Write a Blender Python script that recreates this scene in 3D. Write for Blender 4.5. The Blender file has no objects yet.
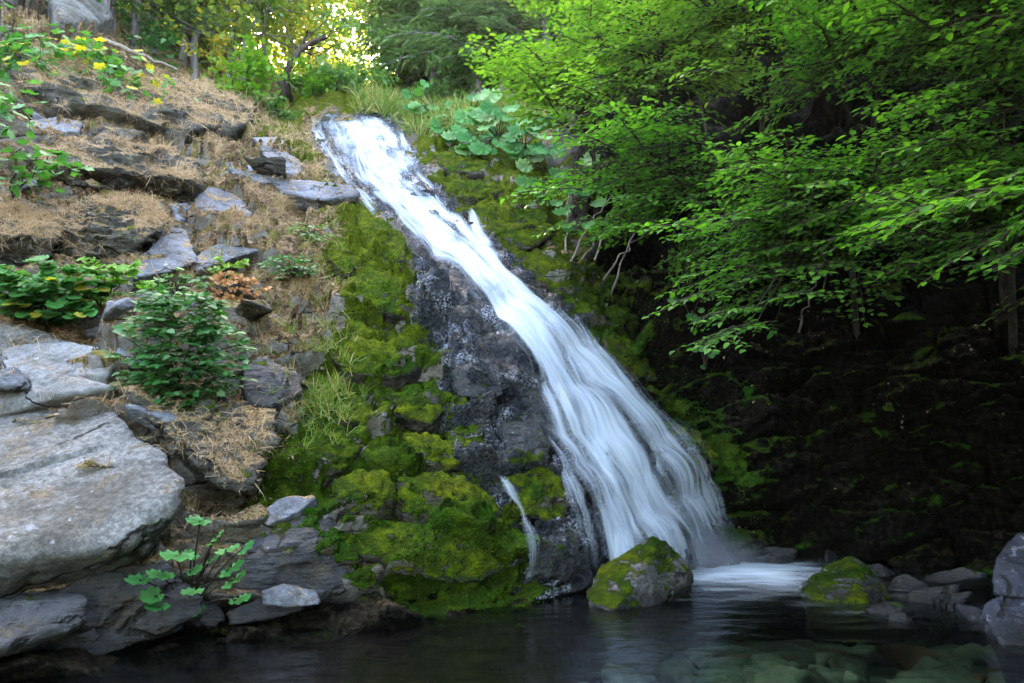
import bpy, math, random
import numpy as np
from mathutils import Vector
random.seed(7)
RNG = np.random.default_rng(7)
scene = bpy.context.scene
COL = scene.collection

# ------------------------------------------------------------------ camera
F = 731.0
PITCH = math.atan((455 - 341.5) / F)
CAM = np.array([0.0, 0.0, 1.3])
cd = bpy.data.cameras.new("camera"); cam = bpy.data.objects.new("camera", cd); COL.objects.link(cam)
cam.location = CAM; cam.rotation_euler = (math.pi / 2 + PITCH, 0, 0)
cd.sensor_width = 36; cd.lens = 36 * F / 1024; cd.clip_start = 0.05; cd.clip_end = 3000
scene.camera = cam
cp, sp = math.cos(PITCH), math.sin(PITCH)

def unproj(px, py, Y):
    px = np.asarray(px, float); py = np.asarray(py, float); Y = np.asarray(Y, float)
    dx = (px - 512) / F; dz = -(py - 341.5) / F
    dy = cp - dz * sp; dzw = sp + dz * cp
    t = Y / dy
    return np.stack(np.broadcast_arrays(CAM[0] + dx * t, CAM[1] + dy * t, CAM[2] + dzw * t), -1)

# ------------------------------------------------------------------ noise
_perm = np.random.default_rng(11).permutation(4096)
_grad = np.random.default_rng(12).normal(size=(4096, 3)); _grad /= np.linalg.norm(_grad, axis=1)[:, None]
def _h(ix, iy, iz):
    return _perm[(_perm[(_perm[ix & 4095] + iy) & 4095] + iz) & 4095]
def perlin(p, scale=1.0, seed=0):
    p = np.asarray(p, float) * scale + seed * 17.31
    sh = p.shape[:-1]; p = p.reshape(-1, 3)
    i = np.floor(p).astype(int); f = p - i; u = f * f * f * (f * (f * 6 - 15) + 10)
    out = 0
    for dx in (0, 1):
        for dy in (0, 1):
            for dz in (0, 1):
                g = _grad[_h(i[:, 0] + dx, i[:, 1] + dy, i[:, 2] + dz)]
                d = f - np.array([dx, dy, dz])
                w = (u[:, 0] if dx else 1 - u[:, 0]) * (u[:, 1] if dy else 1 - u[:, 1]) * (u[:, 2] if dz else 1 - u[:, 2])
                out = out + w * (g * d).sum(1)
    return (out * 1.5).reshape(sh)
def fbm(p, scale=1.0, octv=4, seed=0, gain=0.5):
    o = 0; a = 1.0
    for k in range(octv):
        o = o + a * perlin(p, scale * 2 ** k, seed + k * 3.7); a *= gain
    return o
def billow(p, scale=1.0, octv=3, seed=0):
    o = 0; a = 1.0
    for k in range(octv):
        o = o + a * (0.55 - 2.0 * np.abs(perlin(p, scale * 2 ** k, seed + k * 5.1))); a *= 0.5
    return o
def cells(p, size, seed=0, tilt=(.10, -.16)):
    """jointed bedrock: per block a random value, a random slope, and the distance to its joints"""
    p = np.asarray(p, float); sh = p.shape[:-1]; p = p.reshape(-1, 3)
    a, b = tilt; R = np.array([[1, 0, b], [0, 1, a], [-b, -a, 1]]); R = R / np.linalg.norm(R, axis=0)
    q = (p @ R) / np.array(size) + seed * 13.7 + 200
    q = q + .10 * np.stack([perlin(q, .9, 1), perlin(q, .9, 2), perlin(q, .9, 3)], -1)
    i = np.floor(q).astype(int); F1 = np.full(len(q), 9.0); F2 = F1.copy(); rid = np.zeros(len(q), int); rel = np.zeros_like(q)
    for dx in (-1, 0, 1):
        for dy in (-1, 0, 1):
            for dz in (-1, 0, 1):
                h = _h(i[:, 0] + dx, i[:, 1] + dy, i[:, 2] + dz)
                j = np.stack([h / 4096, _perm[(h + 77) & 4095] / 4096, _perm[(h + 991) & 4095] / 4096], -1) * .8 + .1
                v = q - (i + [dx, dy, dz] + j); d = np.abs(v).max(1) * .6 + np.sqrt((v ** 2).sum(1)) * .4
                c = d < F1; F2 = np.where(c, F1, np.minimum(F2, d)); F1 = np.where(c, d, F1); rid = np.where(c, h, rid); rel = np.where(c[:, None], v, rel)
    rnd = _perm[(rid + 5) & 4095] / 4096; tv = _grad[(rid + 9) & 4095]
    rel = rel * np.array(size)
    return rnd.reshape(sh), (rel * tv).sum(1).reshape(sh), (F2 - F1).reshape(sh)
def blocks(p, size, A, T, C, seed, crev=.10):
    r_, t_, e_ = cells(p, size, seed); return (r_ - .5) * A + t_ * T - C * (1 - sstep(0, crev, e_))
def sstep(a, b, x):
    t = np.clip((x - a) / (b - a), 0, 1); return t * t * (3 - 2 * t)

# ------------------------------------------------------------------ mesh helpers
class MB:
    def __init__(s): s.v = []; s.f = {}; s.n = 0; s.var = []
    def add(s, v, f, var=0.5):
        v = np.asarray(v, float).reshape(-1, 3); f = np.asarray(f, int)
        k = f.shape[1]
        s.v.append(v); s.f.setdefault(k, []).append(f + s.n); s.n += len(v)
        s.var.append(np.broadcast_to(np.asarray(var, float), (len(v),)))
    def build(s, name, mat, parent=None, smooth=True, attrs=None):
        me = bpy.data.meshes.new(name)
        if s.n:
            V = np.concatenate(s.v)
            me.vertices.add(len(V)); me.vertices.foreach_set("co", V.ravel())
            loops = []; tot = []
            for k, fl in s.f.items():
                f = np.concatenate(fl); loops.append(f.ravel()); tot.append(np.full(len(f), k))
            loops = np.concatenate(loops); tot = np.concatenate(tot)
            st = np.concatenate([[0], np.cumsum(tot)[:-1]])
            me.loops.add(len(loops)); me.loops.foreach_set("vertex_index", loops.astype(np.int32))
            me.polygons.add(len(tot)); me.polygons.foreach_set("loop_start", st.astype(np.int32))
            me.polygons.foreach_set("loop_total", tot.astype(np.int32))
            if smooth: me.polygons.foreach_set("use_smooth", np.ones(len(tot), bool))
            a = me.attributes.new("var", 'FLOAT', 'POINT'); a.data.foreach_set("value", np.concatenate(s.var).astype(np.float32))
            for an, (ty, arr) in (attrs or {}).items():
                a = me.attributes.new(an, ty, 'POINT')
                a.data.foreach_set({'FLOAT': 'value', 'FLOAT_VECTOR': 'vector', 'FLOAT_COLOR': 'color'}[ty], np.asarray(arr, np.float32).ravel())
            me.update(calc_edges=True); me.validate()
        if mat: me.materials.append(mat)
        o = bpy.data.objects.new(name, me); COL.objects.link(o)
        if parent: o.parent = parent
        return o

def tag(o, label=None, cat=None, group=None, kind=None):
    if label: o['label'] = label
    if cat: o['category'] = cat
    if group: o['group'] = group
    if kind: o['kind'] = kind
    return o
def empty(name, loc, label, cat, group=None):
    o = bpy.data.objects.new(name, None); COL.objects.link(o); o.location = loc
    o.empty_display_size = 0.1
    return tag(o, label, cat, group)
def attach(child, root):            # keeps world coordinates of the part's mesh
    child.parent = root
    child.matrix_parent_inverse = root.matrix_basis.inverted()
    return child
def copy_tree(o, parent=None):
    c = o.copy(); COL.objects.link(c)
    if parent: c.parent = parent
    for ch in o.children: copy_tree(ch, c)
    return c

def tube(mb, pts, rad, k=5, var=0.5):
    pts = np.asarray(pts, float); n = len(pts); rad = np.broadcast_to(np.asarray(rad, float), (n,))
    t = np.gradient(pts, axis=0); t /= np.linalg.norm(t, axis=1)[:, None] + 1e-9
    ref = np.array([0.13, 0.21, 0.97]) if abs(t[0, 2]) < 0.9 else np.array([0.9, 0.3, 0.1])
    a = np.cross(t, ref); a /= np.linalg.norm(a, axis=1)[:, None] + 1e-9; b = np.cross(t, a)
    th = np.linspace(0, 2 * math.pi, k, endpoint=False)
    v = pts[:, None] + rad[:, None, None] * (np.cos(th)[None, :, None] * a[:, None] + np.sin(th)[None, :, None] * b[:, None])
    i = np.arange(n - 1)[:, None] * k; j = np.arange(k)[None]; j2 = (j + 1) % k
    f = np.stack([i + j, i + j2, i + k + j2, i + k + j], -1).reshape(-1, 4)
    mb.add(v.reshape(-1, 3), f, var)
def curve(p0, p1, sag=0.0, n=8, wob=0.0, rng=RNG, up=0.0):
    t = np.linspace(0, 1, n)[:, None]
    p = np.asarray(p0)[None] * (1 - t) + np.asarray(p1)[None] * t
    p[:, 2] += (4 * t * (1 - t))[:, 0] * (-sag + up)
    if wob:
        p += (rng.normal(size=(n, 3)) * wob) * (np.sin(math.pi * t))
    return p
def nrm(v): return v / (np.linalg.norm(v, axis=-1, keepdims=True) + 1e-9)

LEAF = np.array([[0, 0, 0], [.26, .30, .05], [.20, .68, .04], [0, 1, -.06], [-.20, .68, .04], [-.26, .30, .05]])
LEAF_F = np.array([[0, 1, 2, 3], [0, 3, 4, 5]])
def put_leaves(mb, pos, dirv, nor, size, var=None, shape=LEAF, faces=LEAF_F, asp=1.0):
    N = len(pos)
    if not N: return
    d = nrm(np.asarray(dirv)); s = nrm(np.cross(d, nor)); n = np.cross(s, d)
    size = np.broadcast_to(size, (N,))
    L = shape
    v = pos[:, None] + size[:, None, None] * (asp * L[None, :, 0:1] * s[:, None] + L[None, :, 1:2] * d[:, None] + L[None, :, 2:3] * n[:, None])
    k = len(L)
    f = (faces[None] + (np.arange(N) * k)[:, None, None]).reshape(-1, faces.shape[1])
    var = RNG.random(N) if var is None else np.broadcast_to(var, (N,))
    mb.add(v.reshape(-1, 3), f, np.repeat(var, k))

def lobed(nl=5, ser=0.12, cup=0.12, n=40, deep=0.35):
    """palmate leaf, petiole joint at origin, tip along +y; triangle fan"""
    th = np.linspace(0, 2 * math.pi, n, endpoint=False)
    lob = np.abs(np.cos((th - math.pi / 2) * nl / 2)) ** 0.8
    r = (1 - deep) + deep * lob + ser * 0.5 * (np.arange(n) % 2)
    notch = np.exp(-((np.angle(np.exp(1j * (th + math.pi / 2)))) / 0.28) ** 2)
    r = r * (1 - 0.72 * notch) * (0.8 + 0.2 * np.sin(th))
    x = r * np.cos(th) * .55; y = r * np.sin(th) * .55 + .12
    z = -cup * (x ** 2 + y ** 2) * 2 + 0.05 * np.cos((th - math.pi / 2) * nl)
    v = np.vstack([[0, 0, 0], np.stack([x, y, z], -1)])
    i = np.arange(n)
    return v, np.stack([np.zeros(n, int), 1 + i, 1 + (i + 1) % n], -1)

# ------------------------------------------------------------------ materials
class NT:
    def __init__(s, name):
        s.m = bpy.data.materials.new(name); s.m.use_nodes = True; s.t = s.m.node_tree; s.t.nodes.clear()
        s.out = s.t.nodes.new("ShaderNodeOutputMaterial")
    def n(s, typ, **kw):
        x = s.t.nodes.new("ShaderNode" + typ)
        for k, v in kw.items():
            if k in x.inputs: s.put(x.inputs[k], v)
            else: setattr(x, k, v)
        return x
    def put(s, inp, v):
        if isinstance(v, bpy.types.NodeSocket): s.t.links.new(v, inp)
        elif isinstance(v, (tuple, list)) and len(v) == 3 and inp.type == 'RGBA': inp.default_value = (*v, 1)
        else: inp.default_value = v
    def pos(s): return s.n("NewGeometry").outputs["Position"]
    def attr(s, name, out="Fac"): return s.n("Attribute", attribute_name=name).outputs[out]
    def noise(s, scale, detail=4, rough=0.55, vec=None, dist=0.0):
        x = s.n("TexNoise"); s.put(x.inputs["Scale"], scale); s.put(x.inputs["Detail"], detail); s.put(x.inputs["Roughness"], rough)
        s.put(x.inputs["Distortion"], dist); s.put(x.inputs["Vector"], vec if vec is not None else s.pos()); return x.outputs["Fac"]
    def ramp(s, fac, a, b, c0=0.0, c1=1.0):
        x = s.n("MapRange", interpolation_type='SMOOTHSTEP'); s.put(x.inputs[0], fac)
        for i, v in ((1, a), (2, b), (3, c0), (4, c1)): s.put(x.inputs[i], v)
        return x.outputs[0]
    def mix(s, fac, a, b, bt='MIX'):
        x = s.n("Mix", data_type='RGBA', blend_type=bt); s.put(x.inputs[0], fac); s.put(x.inputs[6], a); s.put(x.inputs[7], b); return x.outputs[2]
    def math(s, op, a, b=0.0, c=None, clamp=False):
        x = s.n("Math", operation=op, use_clamp=clamp); s.put(x.inputs[0], a); s.put(x.inputs[1], b)
        if c is not None: s.put(x.inputs[2], c)
        return x.outputs[0]
    def fmix(s, fac, a, b):
        x = s.n("Mix", data_type='FLOAT'); s.put(x.inputs[0], fac); s.put(x.inputs[2], a); s.put(x.inputs[3], b); return x.outputs[0]
    def vmul(s, v, k):
        x = s.n("VectorMath", operation='MULTIPLY'); s.put(x.inputs[0], v); x.inputs[1].default_value = k; return x.outputs[0]
    def bump(s, h, strength=1.0, dist=0.02, nor=None):
        x = s.n("Bump"); s.put(x.inputs["Strength"], strength); s.put(x.inputs["Distance"], dist); s.put(x.inputs["Height"], h)
        if nor is not None: s.put(x.inputs["Normal"], nor)
        return x.outputs[0]
    def pbr(s, col, rough=0.8, nor=None, spec=0.5, **kw):
        x = s.n("BsdfPrincipled"); s.put(x.inputs["Base Color"], col); s.put(x.inputs["Roughness"], rough)
        s.put(x.inputs["Specular IOR Level"], spec)
        if nor is not None: s.put(x.inputs["Normal"], nor)
        for k, v in kw.items(): s.put(x.inputs[k], v)
        return x.outputs[0]
    def fin(s, sh):
        s.t.links.new(sh, s.out.inputs["Surface"]); return s.m
    def nz(s):
        x = s.n("SeparateXYZ"); s.put(x.inputs[0], s.n("NewGeometry").outputs["Normal"]); return x.outputs[2]
    def fissure(s, scale, w=.012, vec=None):
        base = vec if vec is not None else s.pos()
        wob = s.math('MULTIPLY', s.noise(scale * 2.5, 4, .6, vec=base), .22); outl = 1.0
        for k, (a, b, c, f) in enumerate(((.55, -.25, 1.0, .9), (-.9, .35, .55, .6), (.2, .8, -.9, .5))):
            d = s.n("VectorMath", operation='DOT_PRODUCT'); s.put(d.inputs[0], base); d.inputs[1].default_value = (a, b, c)
            x = s.math('ADD', s.math('MULTIPLY', d.outputs["Value"], scale * f), s.math('ADD', wob, .37 * k))
            l = s.ramp(s.math('ABSOLUTE', s.math('SUBTRACT', s.math('FRACT', x), .5)), 0.0, w)
            gate = s.ramp(s.noise(scale * .9, 2, .5, vec=s.vmul(base, (1, -1 - k, .8 + k))), .50, .54)
            outl = s.math('MULTIPLY', outl, s.math('MAXIMUM', l, s.math('SUBTRACT', 1.0, gate)))
        return outl
    def cracks(s, scale, w=0.03, vec=None):
        base = vec if vec is not None else s.pos()
        d = s.n("TexNoise"); s.put(d.inputs["Vector"], base); s.put(d.inputs["Scale"], scale * 1.2); s.put(d.inputs["Detail"], 4)
        m = s.n("Mix", data_type='RGBA', blend_type='LINEAR_LIGHT'); s.put(m.inputs[0], 0.12 / scale * 2); s.put(m.inputs[6], base); s.put(m.inputs[7], d.outputs["Color"])
        v = s.n("TexVoronoi", feature='DISTANCE_TO_EDGE'); s.put(v.inputs["Vector"], m.outputs[2]); s.put(v.inputs["Scale"], scale)
        return s.ramp(v.outputs["Distance"], 0.0, w)

def moss_nodes(t, hue=None):
    """returns colour, height"""
    a = t.noise(1.6, 5, 0.6); b = t.noise(9, 4, 0.6); c = t.noise(60, 3, 0.7)
    h = t.math('ADD', t.math('MULTIPLY', a, 0.9), t.math('MULTIPLY', b, 0.45))
    h = t.ramp(h, 0.5, 0.85)
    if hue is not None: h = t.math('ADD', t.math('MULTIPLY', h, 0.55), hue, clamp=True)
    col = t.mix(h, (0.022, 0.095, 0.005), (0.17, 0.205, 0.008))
    col = t.mix(t.ramp(b, .45, .62), t.mix(0.5, col, (.04, .04, .012)), col)
    col = t.mix(t.ramp(c, .25, .75), t.mix(0.45, col, (.02, .03, .004)), col)
    hh = t.math('ADD', t.math('MULTIPLY', c, 0.5), t.math('MULTIPLY', b, 1.2))
    return col, hh

def make_terrain_mat():
    t = NT("terrain")
    sep = t.n("SeparateColor"); t.put(sep.inputs[0], t.attr("mask", "Color"))
    moss, wet, lit = sep.outputs[0], sep.outputs[1], sep.outputs[2]
    hue = t.attr("hue")
    n1 = t.noise(2.2, 6, .6); n2 = t.noise(14, 5, .65); n3 = t.noise(55, 3, .7)
    sv = t.vmul(t.pos(), (1, 1, 5)); strat = t.noise(3.0, 4, .6, vec=sv)
    # dry rock
    rock = t.mix(t.ramp(n1, .35, .65), (.15, .12, .085), (.30, .285, .27))
    rock = t.mix(t.ramp(n2, .5, .7), rock, (.13, .105, .07))
    cr = t.fissure(2.2, .03, t.vmul(t.pos(), (1, 1, 2.2)))
    rock = t.mix(cr, (.03, .025, .018), rock)
    # soil + needle litter
    litc = t.mix(t.ramp(n3, .35, .65), (.20, .115, .06), (.56, .38, .23))
    litc = t.mix(t.ramp(n2, .42, .62), (.11, .07, .035), litc)
    litc = t.mix(t.ramp(t.noise(5, 4), .5, .66), litc, (.22, .19, .05))
    wetc = t.mix(t.ramp(n2, .45, .7), (.010, .011, .015), (.050, .054, .066))
    wetc = t.mix(t.math("MULTIPLY", t.ramp(t.noise(34, 4, .7), .48, .56), t.ramp(t.noise(2.4, 3), .42, .54)), wetc, t.mix(t.ramp(n1, .46, .6), (.06, .055, .05), (.38, .40, .48)))  # pale blue-grey speckles paint sky glints onto the wet rock
    mc, mh = moss_nodes(t, hue)
    dk = t.attr("dark"); shaded_soil = t.mix(t.ramp(n2, .4, .65), (.003, .003, .002), (.014, .012, .008))  # dark soil with the right bank's shade put into its colour
    rock = t.mix(dk, rock, shaded_soil); litc = t.mix(dk, litc, t.mix(.05, shaded_soil, litc))
    lz = t.math('MULTIPLY', t.math('SUBTRACT', t.nz(), .30), 1.4)
    f_lit = t.ramp(t.math('ADD', t.math('ADD', lit, lz), t.math('MULTIPLY', t.math('SUBTRACT', n1, .5), 1.2)), .4, .55)
    f_wet = t.ramp(t.math('ADD', wet, t.math('MULTIPLY', t.math('SUBTRACT', n1, .5), 1.0)), .4, .55)
    mm = t.math('ADD', t.math('MULTIPLY', t.math('SUBTRACT', t.noise(3.1, 6, .62), .5), 2.2), moss)
    mm = t.math('ADD', mm, t.math('MULTIPLY', t.math('SUBTRACT', t.nz(), .35), .35))
    f_moss = t.ramp(mm, .42, .56)
    col = t.mix(f_lit, rock, litc); col = t.mix(f_wet, col, wetc); col = t.mix(f_moss, col, mc)
    rough = t.fmix(f_wet, .85, .15); rough = t.fmix(f_moss, rough, .95)
    h = t.math('ADD', t.math('MULTIPLY', n2, .9), t.math('MULTIPLY', n3, .35)); h = t.math('ADD', h, t.math('MULTIPLY', strat, .5))
    h = t.math('ADD', h, t.math('MULTIPLY', cr, .35))
    h = t.math('ADD', h, t.math('MULTIPLY', f_moss, t.math('MULTIPLY', mh, .9)))
    nor = t.bump(h, 1.0, .09)
    sp_ = t.fmix(dk, .25, .04); sp_ = t.fmix(f_lit, sp_, .06); sp_ = t.fmix(f_wet, sp_, .5); sp_ = t.fmix(f_moss, sp_, .04)
    return t.fin(t.pbr(col, rough, nor, sp_))
def make_rock_mat(name, c0, c1, stain, moss=0.0, mosslit=0.0, rough=.75, crackscale=1.0, crackw=.02, strata=0.0, bump=.03, wetline=True, lich=(.45, .46, .47), lichamt=.62, net=False, mossdark=1.0, mott=.5, spec=.25):
    t = NT(name)
    n1 = t.noise(1.7, 7, .62); n2 = t.noise(9, 6, .7); n3 = t.noise(70, 3, .7); n4 = t.noise(3.6, 5, .7)
    col = t.mix(t.ramp(n1, .36, .62), c0, c1)
    col = t.mix(t.ramp(n4, .52, .66), col, stain)
    col = t.mix(t.ramp(n2, lichamt, lichamt + .05), col, lich)
    col = t.mix(t.ramp(n3, .3, .7), t.mix(.4, col, (.03, .03, .03)), col)
    col = t.mix(t.math('MULTIPLY', t.ramp(t.noise(22, 6, .75), .40, .62, 1, 0), mott), col, t.mix(.75, col, (.02, .017, .014)))
    cr = t.cracks(crackscale, crackw) if net else t.fissure(crackscale, crackw)
    col = t.mix(cr, (.02, .017, .013), col)
    h = t.math('ADD', t.math('MULTIPLY', n2, .8), t.math('MULTIPLY', n3, .22))
    if strata:
        st = t.noise(4.0, 4, .6, vec=t.vmul(t.pos(), (1, 1, 6))); h = t.math('ADD', h, t.math('MULTIPLY', st, strata))
    h = t.math('ADD', h, t.math('MULTIPLY', cr, .8))
    rg = rough
    z = t.n("SeparateXYZ"); t.put(z.inputs[0], t.pos())
    if wetline:   # damp band just above the pool
        wl = t.ramp(t.math('ADD', z.outputs[2], t.math('MULTIPLY', n1, -.18)), -.05, .12, 1.0, 0.0)
        col = t.mix(wl, col, t.mix(.8, col, (.01, .01, .01))); rg = t.fmix(wl, rough, .2)
    if moss > 0:
        mc, mh = moss_nodes(t)
        if mossdark < 1: mc = t.mix(1.0, mc, (mossdark,) * 3, 'MULTIPLY')
        mm = t.math('ADD', t.math('MULTIPLY', t.math('SUBTRACT', t.noise(4.1, 6, .65), .5), 1.6), moss)
        mm = t.math('ADD', mm, t.math('MULTIPLY', t.math('SUBTRACT', t.nz(), .3), .45))
        fm = t.ramp(mm, .44, .56)
        col = t.mix(fm, col, mc); rg = t.fmix(fm, rg, .95); h = t.math('ADD', h, t.math('MULTIPLY', fm, mh))
    if mosslit > 0:   # needles and straw caught on the flat tops
        lm = t.math('ADD', t.math('MULTIPLY', t.math('SUBTRACT', t.noise(3.3, 6, .65), .5), 1.8), mosslit)
        lm = t.math('ADD', lm, t.math('MULTIPLY', t.math('SUBTRACT', t.nz(), .3), .5))
        fl = t.ramp(lm, .44, .56)
        lc = t.mix(t.ramp(t.noise(45, 4, .8), .4, .6), (.13, .075, .035), (.40, .28, .15))
        col = t.mix(fl, col, lc); rg = t.fmix(fl, rg, .95)
    sp_ = spec if moss <= 0 else t.fmix(fm, spec, .04)
    return t.fin(t.pbr(col, rg, t.bump(h, 1.0, bump), sp_))
def leaf_mat(name, c0, c1, c2=None, rough=.45, trans=.45, tcol=(1.25, 1.35, .45), f2=.8):
    t = NT(name); v = t.attr("var")
    col = t.mix(v, c0, c1)
    if c2: col = t.mix(t.ramp(v, f2, f2 + .02), col, c2)
    p = t.pbr(col, rough, None, .28)
    tr = t.n("BsdfTranslucent"); t.put(tr.inputs[0], t.mix(1.0, col, tcol, 'MULTIPLY'))
    m = t.n("MixShader"); t.put(m.inputs[0], trans); t.put(m.inputs[1], p); t.put(m.inputs[2], tr.outputs[0])
    return t.fin(m.outputs[0])
def bark_mat(name, c0, c1, scale=10):
    t = NT(name); v = t.vmul(t.pos(), (1, 1, .22)); n = t.noise(scale, 5, .7, vec=v)
    return t.fin(t.pbr(t.mix(t.ramp(n, .35, .65), c0, c1), .9, t.bump(n, 1.0, .03), .2))

M_TERR = make_terrain_mat()
M_GREY = make_rock_mat("grey_granite", (.11, .10, .085), (.28, .272, .265), (.19, .14, .085), crackscale=1.15, crackw=.022, bump=.04, mott=.8, mosslit=-.02, lich=(.30, .31, .35), lichamt=.6)
M_CRACK = make_rock_mat("cracked_pale_rock", (.19, .185, .18), (.33, .325, .33), (.14, .12, .09), crackscale=2.6, crackw=.03, bump=.03, wetline=False, mosslit=.02)
M_SLAB = make_rock_mat("blue_grey_slab", (.12, .125, .145), (.25, .26, .305), (.12, .105, .09), crackscale=2.2, crackw=.03, strata=.8, bump=.03, mosslit=.1, wetline=False)
M_LEDGE = make_rock_mat("brown_mossy_ledge", (.05, .043, .032), (.16, .145, .12), (.10, .08, .03), moss=.26, mosslit=.38, crackscale=1.8, crackw=.05, strata=1.6, bump=.06, wetline=False)
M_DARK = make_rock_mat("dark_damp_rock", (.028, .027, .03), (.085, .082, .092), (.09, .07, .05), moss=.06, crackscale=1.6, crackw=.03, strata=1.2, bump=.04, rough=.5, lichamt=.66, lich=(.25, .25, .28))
M_MOSSB = make_rock_mat("mossy_boulder", (.05, .048, .05), (.15, .14, .14), (.06, .045, .03), mossdark=.5, moss=.36, crackscale=1.5, crackw=.02, bump=.035, rough=.5)
M_PURP = make_rock_mat("wet_bluish_boulder", (.020, .020, .03), (.06, .062, .095), (.035, .03, .035), moss=-.1, crackscale=1.4, crackw=.02, bump=.03, rough=.35, lichamt=.6, lich=(.24, .25, .32))
M_WETR = make_rock_mat("wet_black_rock", (.012, .013, .017), (.05, .052, .06), (.03, .035, .01), moss=.1, crackscale=1.8, strata=1.2, bump=.07, rough=.2, lichamt=.64, lich=(.3, .31, .37), spec=.5)
M_BARK = bark_mat("dark_bark", (.02, .016, .012), (.07, .055, .045))
M_BARKG = bark_mat("grey_bark", (.09, .08, .085), (.22, .2, .21), 7)
M_TWIG = bark_mat("dead_twig", (.12, .09, .07), (.26, .22, .18), 20)
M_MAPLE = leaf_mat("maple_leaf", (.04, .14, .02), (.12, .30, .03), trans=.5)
M_MAPLE_Y = leaf_mat("lit_maple_leaf", (.07, .21, .018), (.18, .34, .03), trans=.52, tcol=(1.2, 1.2, .5))  # lit copy of the maple leaf, light from above put into the green
M_FIR = leaf_mat("fir_needles", (.09, .17, .085), (.18, .29, .13), trans=.3, rough=.7)  # haze over the distant firs put into paler, bluer needles
M_FAR = leaf_mat("far_leaf", (.10, .17, .05), (.22, .28, .06), (.38, .32, .06), trans=.5)
M_UP = leaf_mat("upper_slope_leaf", (.13, .26, .06), (.28, .40, .09), trans=.55)
M_GOLD = leaf_mat("golden_leaf", (.17, .28, .06), (.34, .42, .08), (.5, .42, .08), f2=.94, trans=.6, tcol=(1.25, 1.1, .45))
M_PALEG = leaf_mat("pale_green_leaf", (.09, .2, .07), (.17, .3, .11), trans=.4)
M_BUSH = leaf_mat("deep_green_leaf", (.035, .13, .03), (.06, .20, .05), (.12, .24, .1), f2=.85, trans=.35)
M_LOBE = leaf_mat("lobed_leaf", (.05, .19, .04), (.10, .28, .07), (.42, .36, .05), f2=.93, trans=.4)
M_LOBE_G = leaf_mat("umbrella_leaf", (.035, .15, .03), (.12, .31, .09), (.2, .36, .14), f2=.85, trans=.4)
M_YEL = leaf_mat("yellow_leaf", (.45, .38, .06), (.6, .45, .07), (.25, .36, .1), f2=.6, trans=.45, tcol=(1.2, 1.1, .5))
M_RUST = leaf_mat("rusty_leaf", (.32, .15, .06), (.5, .27, .1), trans=.3, tcol=(1.2, 1, .7))
M_STRAW = leaf_mat("straw", (.34, .21, .11), (.68, .49, .30), trans=.15, tcol=(1, 1, .8), rough=.8)
M_GRASS = leaf_mat("green_grass", (.10, .19, .035), (.22, .30, .07), (.4, .34, .16), f2=.75, trans=.3)
M_MOSST = leaf_mat("moss_tips", (.035, .125, .005), (.20, .24, .010), trans=.3, rough=.9, tcol=(1.1, 1.1, .6))
M_DEAD = leaf_mat("dead_leaf", (.10, .06, .035), (.34, .24, .16), trans=.1, tcol=(1, 1, .8), rough=.8)

# ------------------------------------------------------------------ terrain sheet
# (px, py, forward distance): where the ground of the photograph stands; beyond the frame it goes on
CP = [
 (-500,640,3.6),(-500,500,4.0),(-500,300,5.0),(-500,100,7.5),(-500,-150,12),(-500,-420,20),
 (-200,680,4.2),(-200,560,4.7),(-200,400,6),(-200,250,7.6),(-200,80,11),(-200,-80,16),(-200,-420,27),
 (0,720,4.55),(0,655,4.72),(0,560,5.2),(0,420,6.3),(0,330,7.1),(0,240,8.2),(0,150,9.4),(0,80,11.0),(0,20,13.5),(0,-100,22),(0,-420,34),
 (100,720,4.85),(100,635,4.95),(100,560,5.2),(100,420,6.3),(100,330,7.2),(100,230,8.7),(100,160,10),(100,90,12),(100,50,15),(100,0,21),(100,-100,32),(100,-420,45),
 (250,700,5.4),(250,618,5.6),(250,520,5.95),(250,420,6.7),(250,300,8.4),(250,200,10.8),(250,140,13.2),(250,110,17),(250,70,30),(250,0,52),(250,-150,75),(250,-420,90),
 (350,690,5.7),(350,612,5.9),(350,510,6.4),(350,400,7.5),(350,300,9.1),(350,210,11.8),(350,150,15.2),(350,122,18.0),(350,112,21),(350,80,42),(350,20,72),(350,-150,92),(350,-420,100),
 (450,680,6.1),(450,602,6.25),(450,500,6.9),(450,400,7.9),(450,300,9.3),(450,220,11.6),(450,160,14.2),(450,120,17.5),(450,85,25),(450,30,50),(450,-100,75),(450,-420,90),
 (550,670,6.6),(550,595,6.85),(550,500,7.5),(550,400,8.3),(550,320,9.2),(550,250,10.6),(550,205,12),(550,150,14.5),(550,90,18),(550,0,27),(550,-150,40),(550,-420,55),
 (640,680,7.3),(640,585,7.75),(640,500,8.2),(640,420,8.8),(640,340,9.7),(640,260,10.9),(640,150,13),(640,0,16.5),(640,-150,20),(640,-420,27),
 (750,650,8.6),(750,565,9.0),(750,450,9.4),(750,350,9.9),(750,200,10.9),(750,0,12.8),(750,-150,14.5),(750,-420,18),
 (900,650,8.3),(900,563,8.9),(900,400,9.2),(900,200,9.8),(900,0,11),(900,-420,14),
 (1030,660,7.6),(1030,572,8.2),(1030,300,8.5),(1030,0,9.5),(1030,-420,12),
 (1300,700,5.6),(1300,600,6.0),(1300,300,6.4),(1300,0,7.2),(1300,-420,9),
 (1900,700,3.0),(1900,600,3.2),(1900,300,3.4),(1900,0,3.9),(1900,-420,5),
]
CP = np.array(CP, float)
def _phi(d2): return 0.5 * d2 * np.log(d2 + 1e-9)
_X = CP[:, :2] / 300.0
_A = _phi(((_X[:, None] - _X[None]) ** 2).sum(-1)) + np.eye(len(CP)) * 2e-3
_Pm = np.hstack([np.ones((len(CP), 1)), _X])
_K = np.block([[_A, _Pm], [_Pm.T, np.zeros((3, 3))]])
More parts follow.
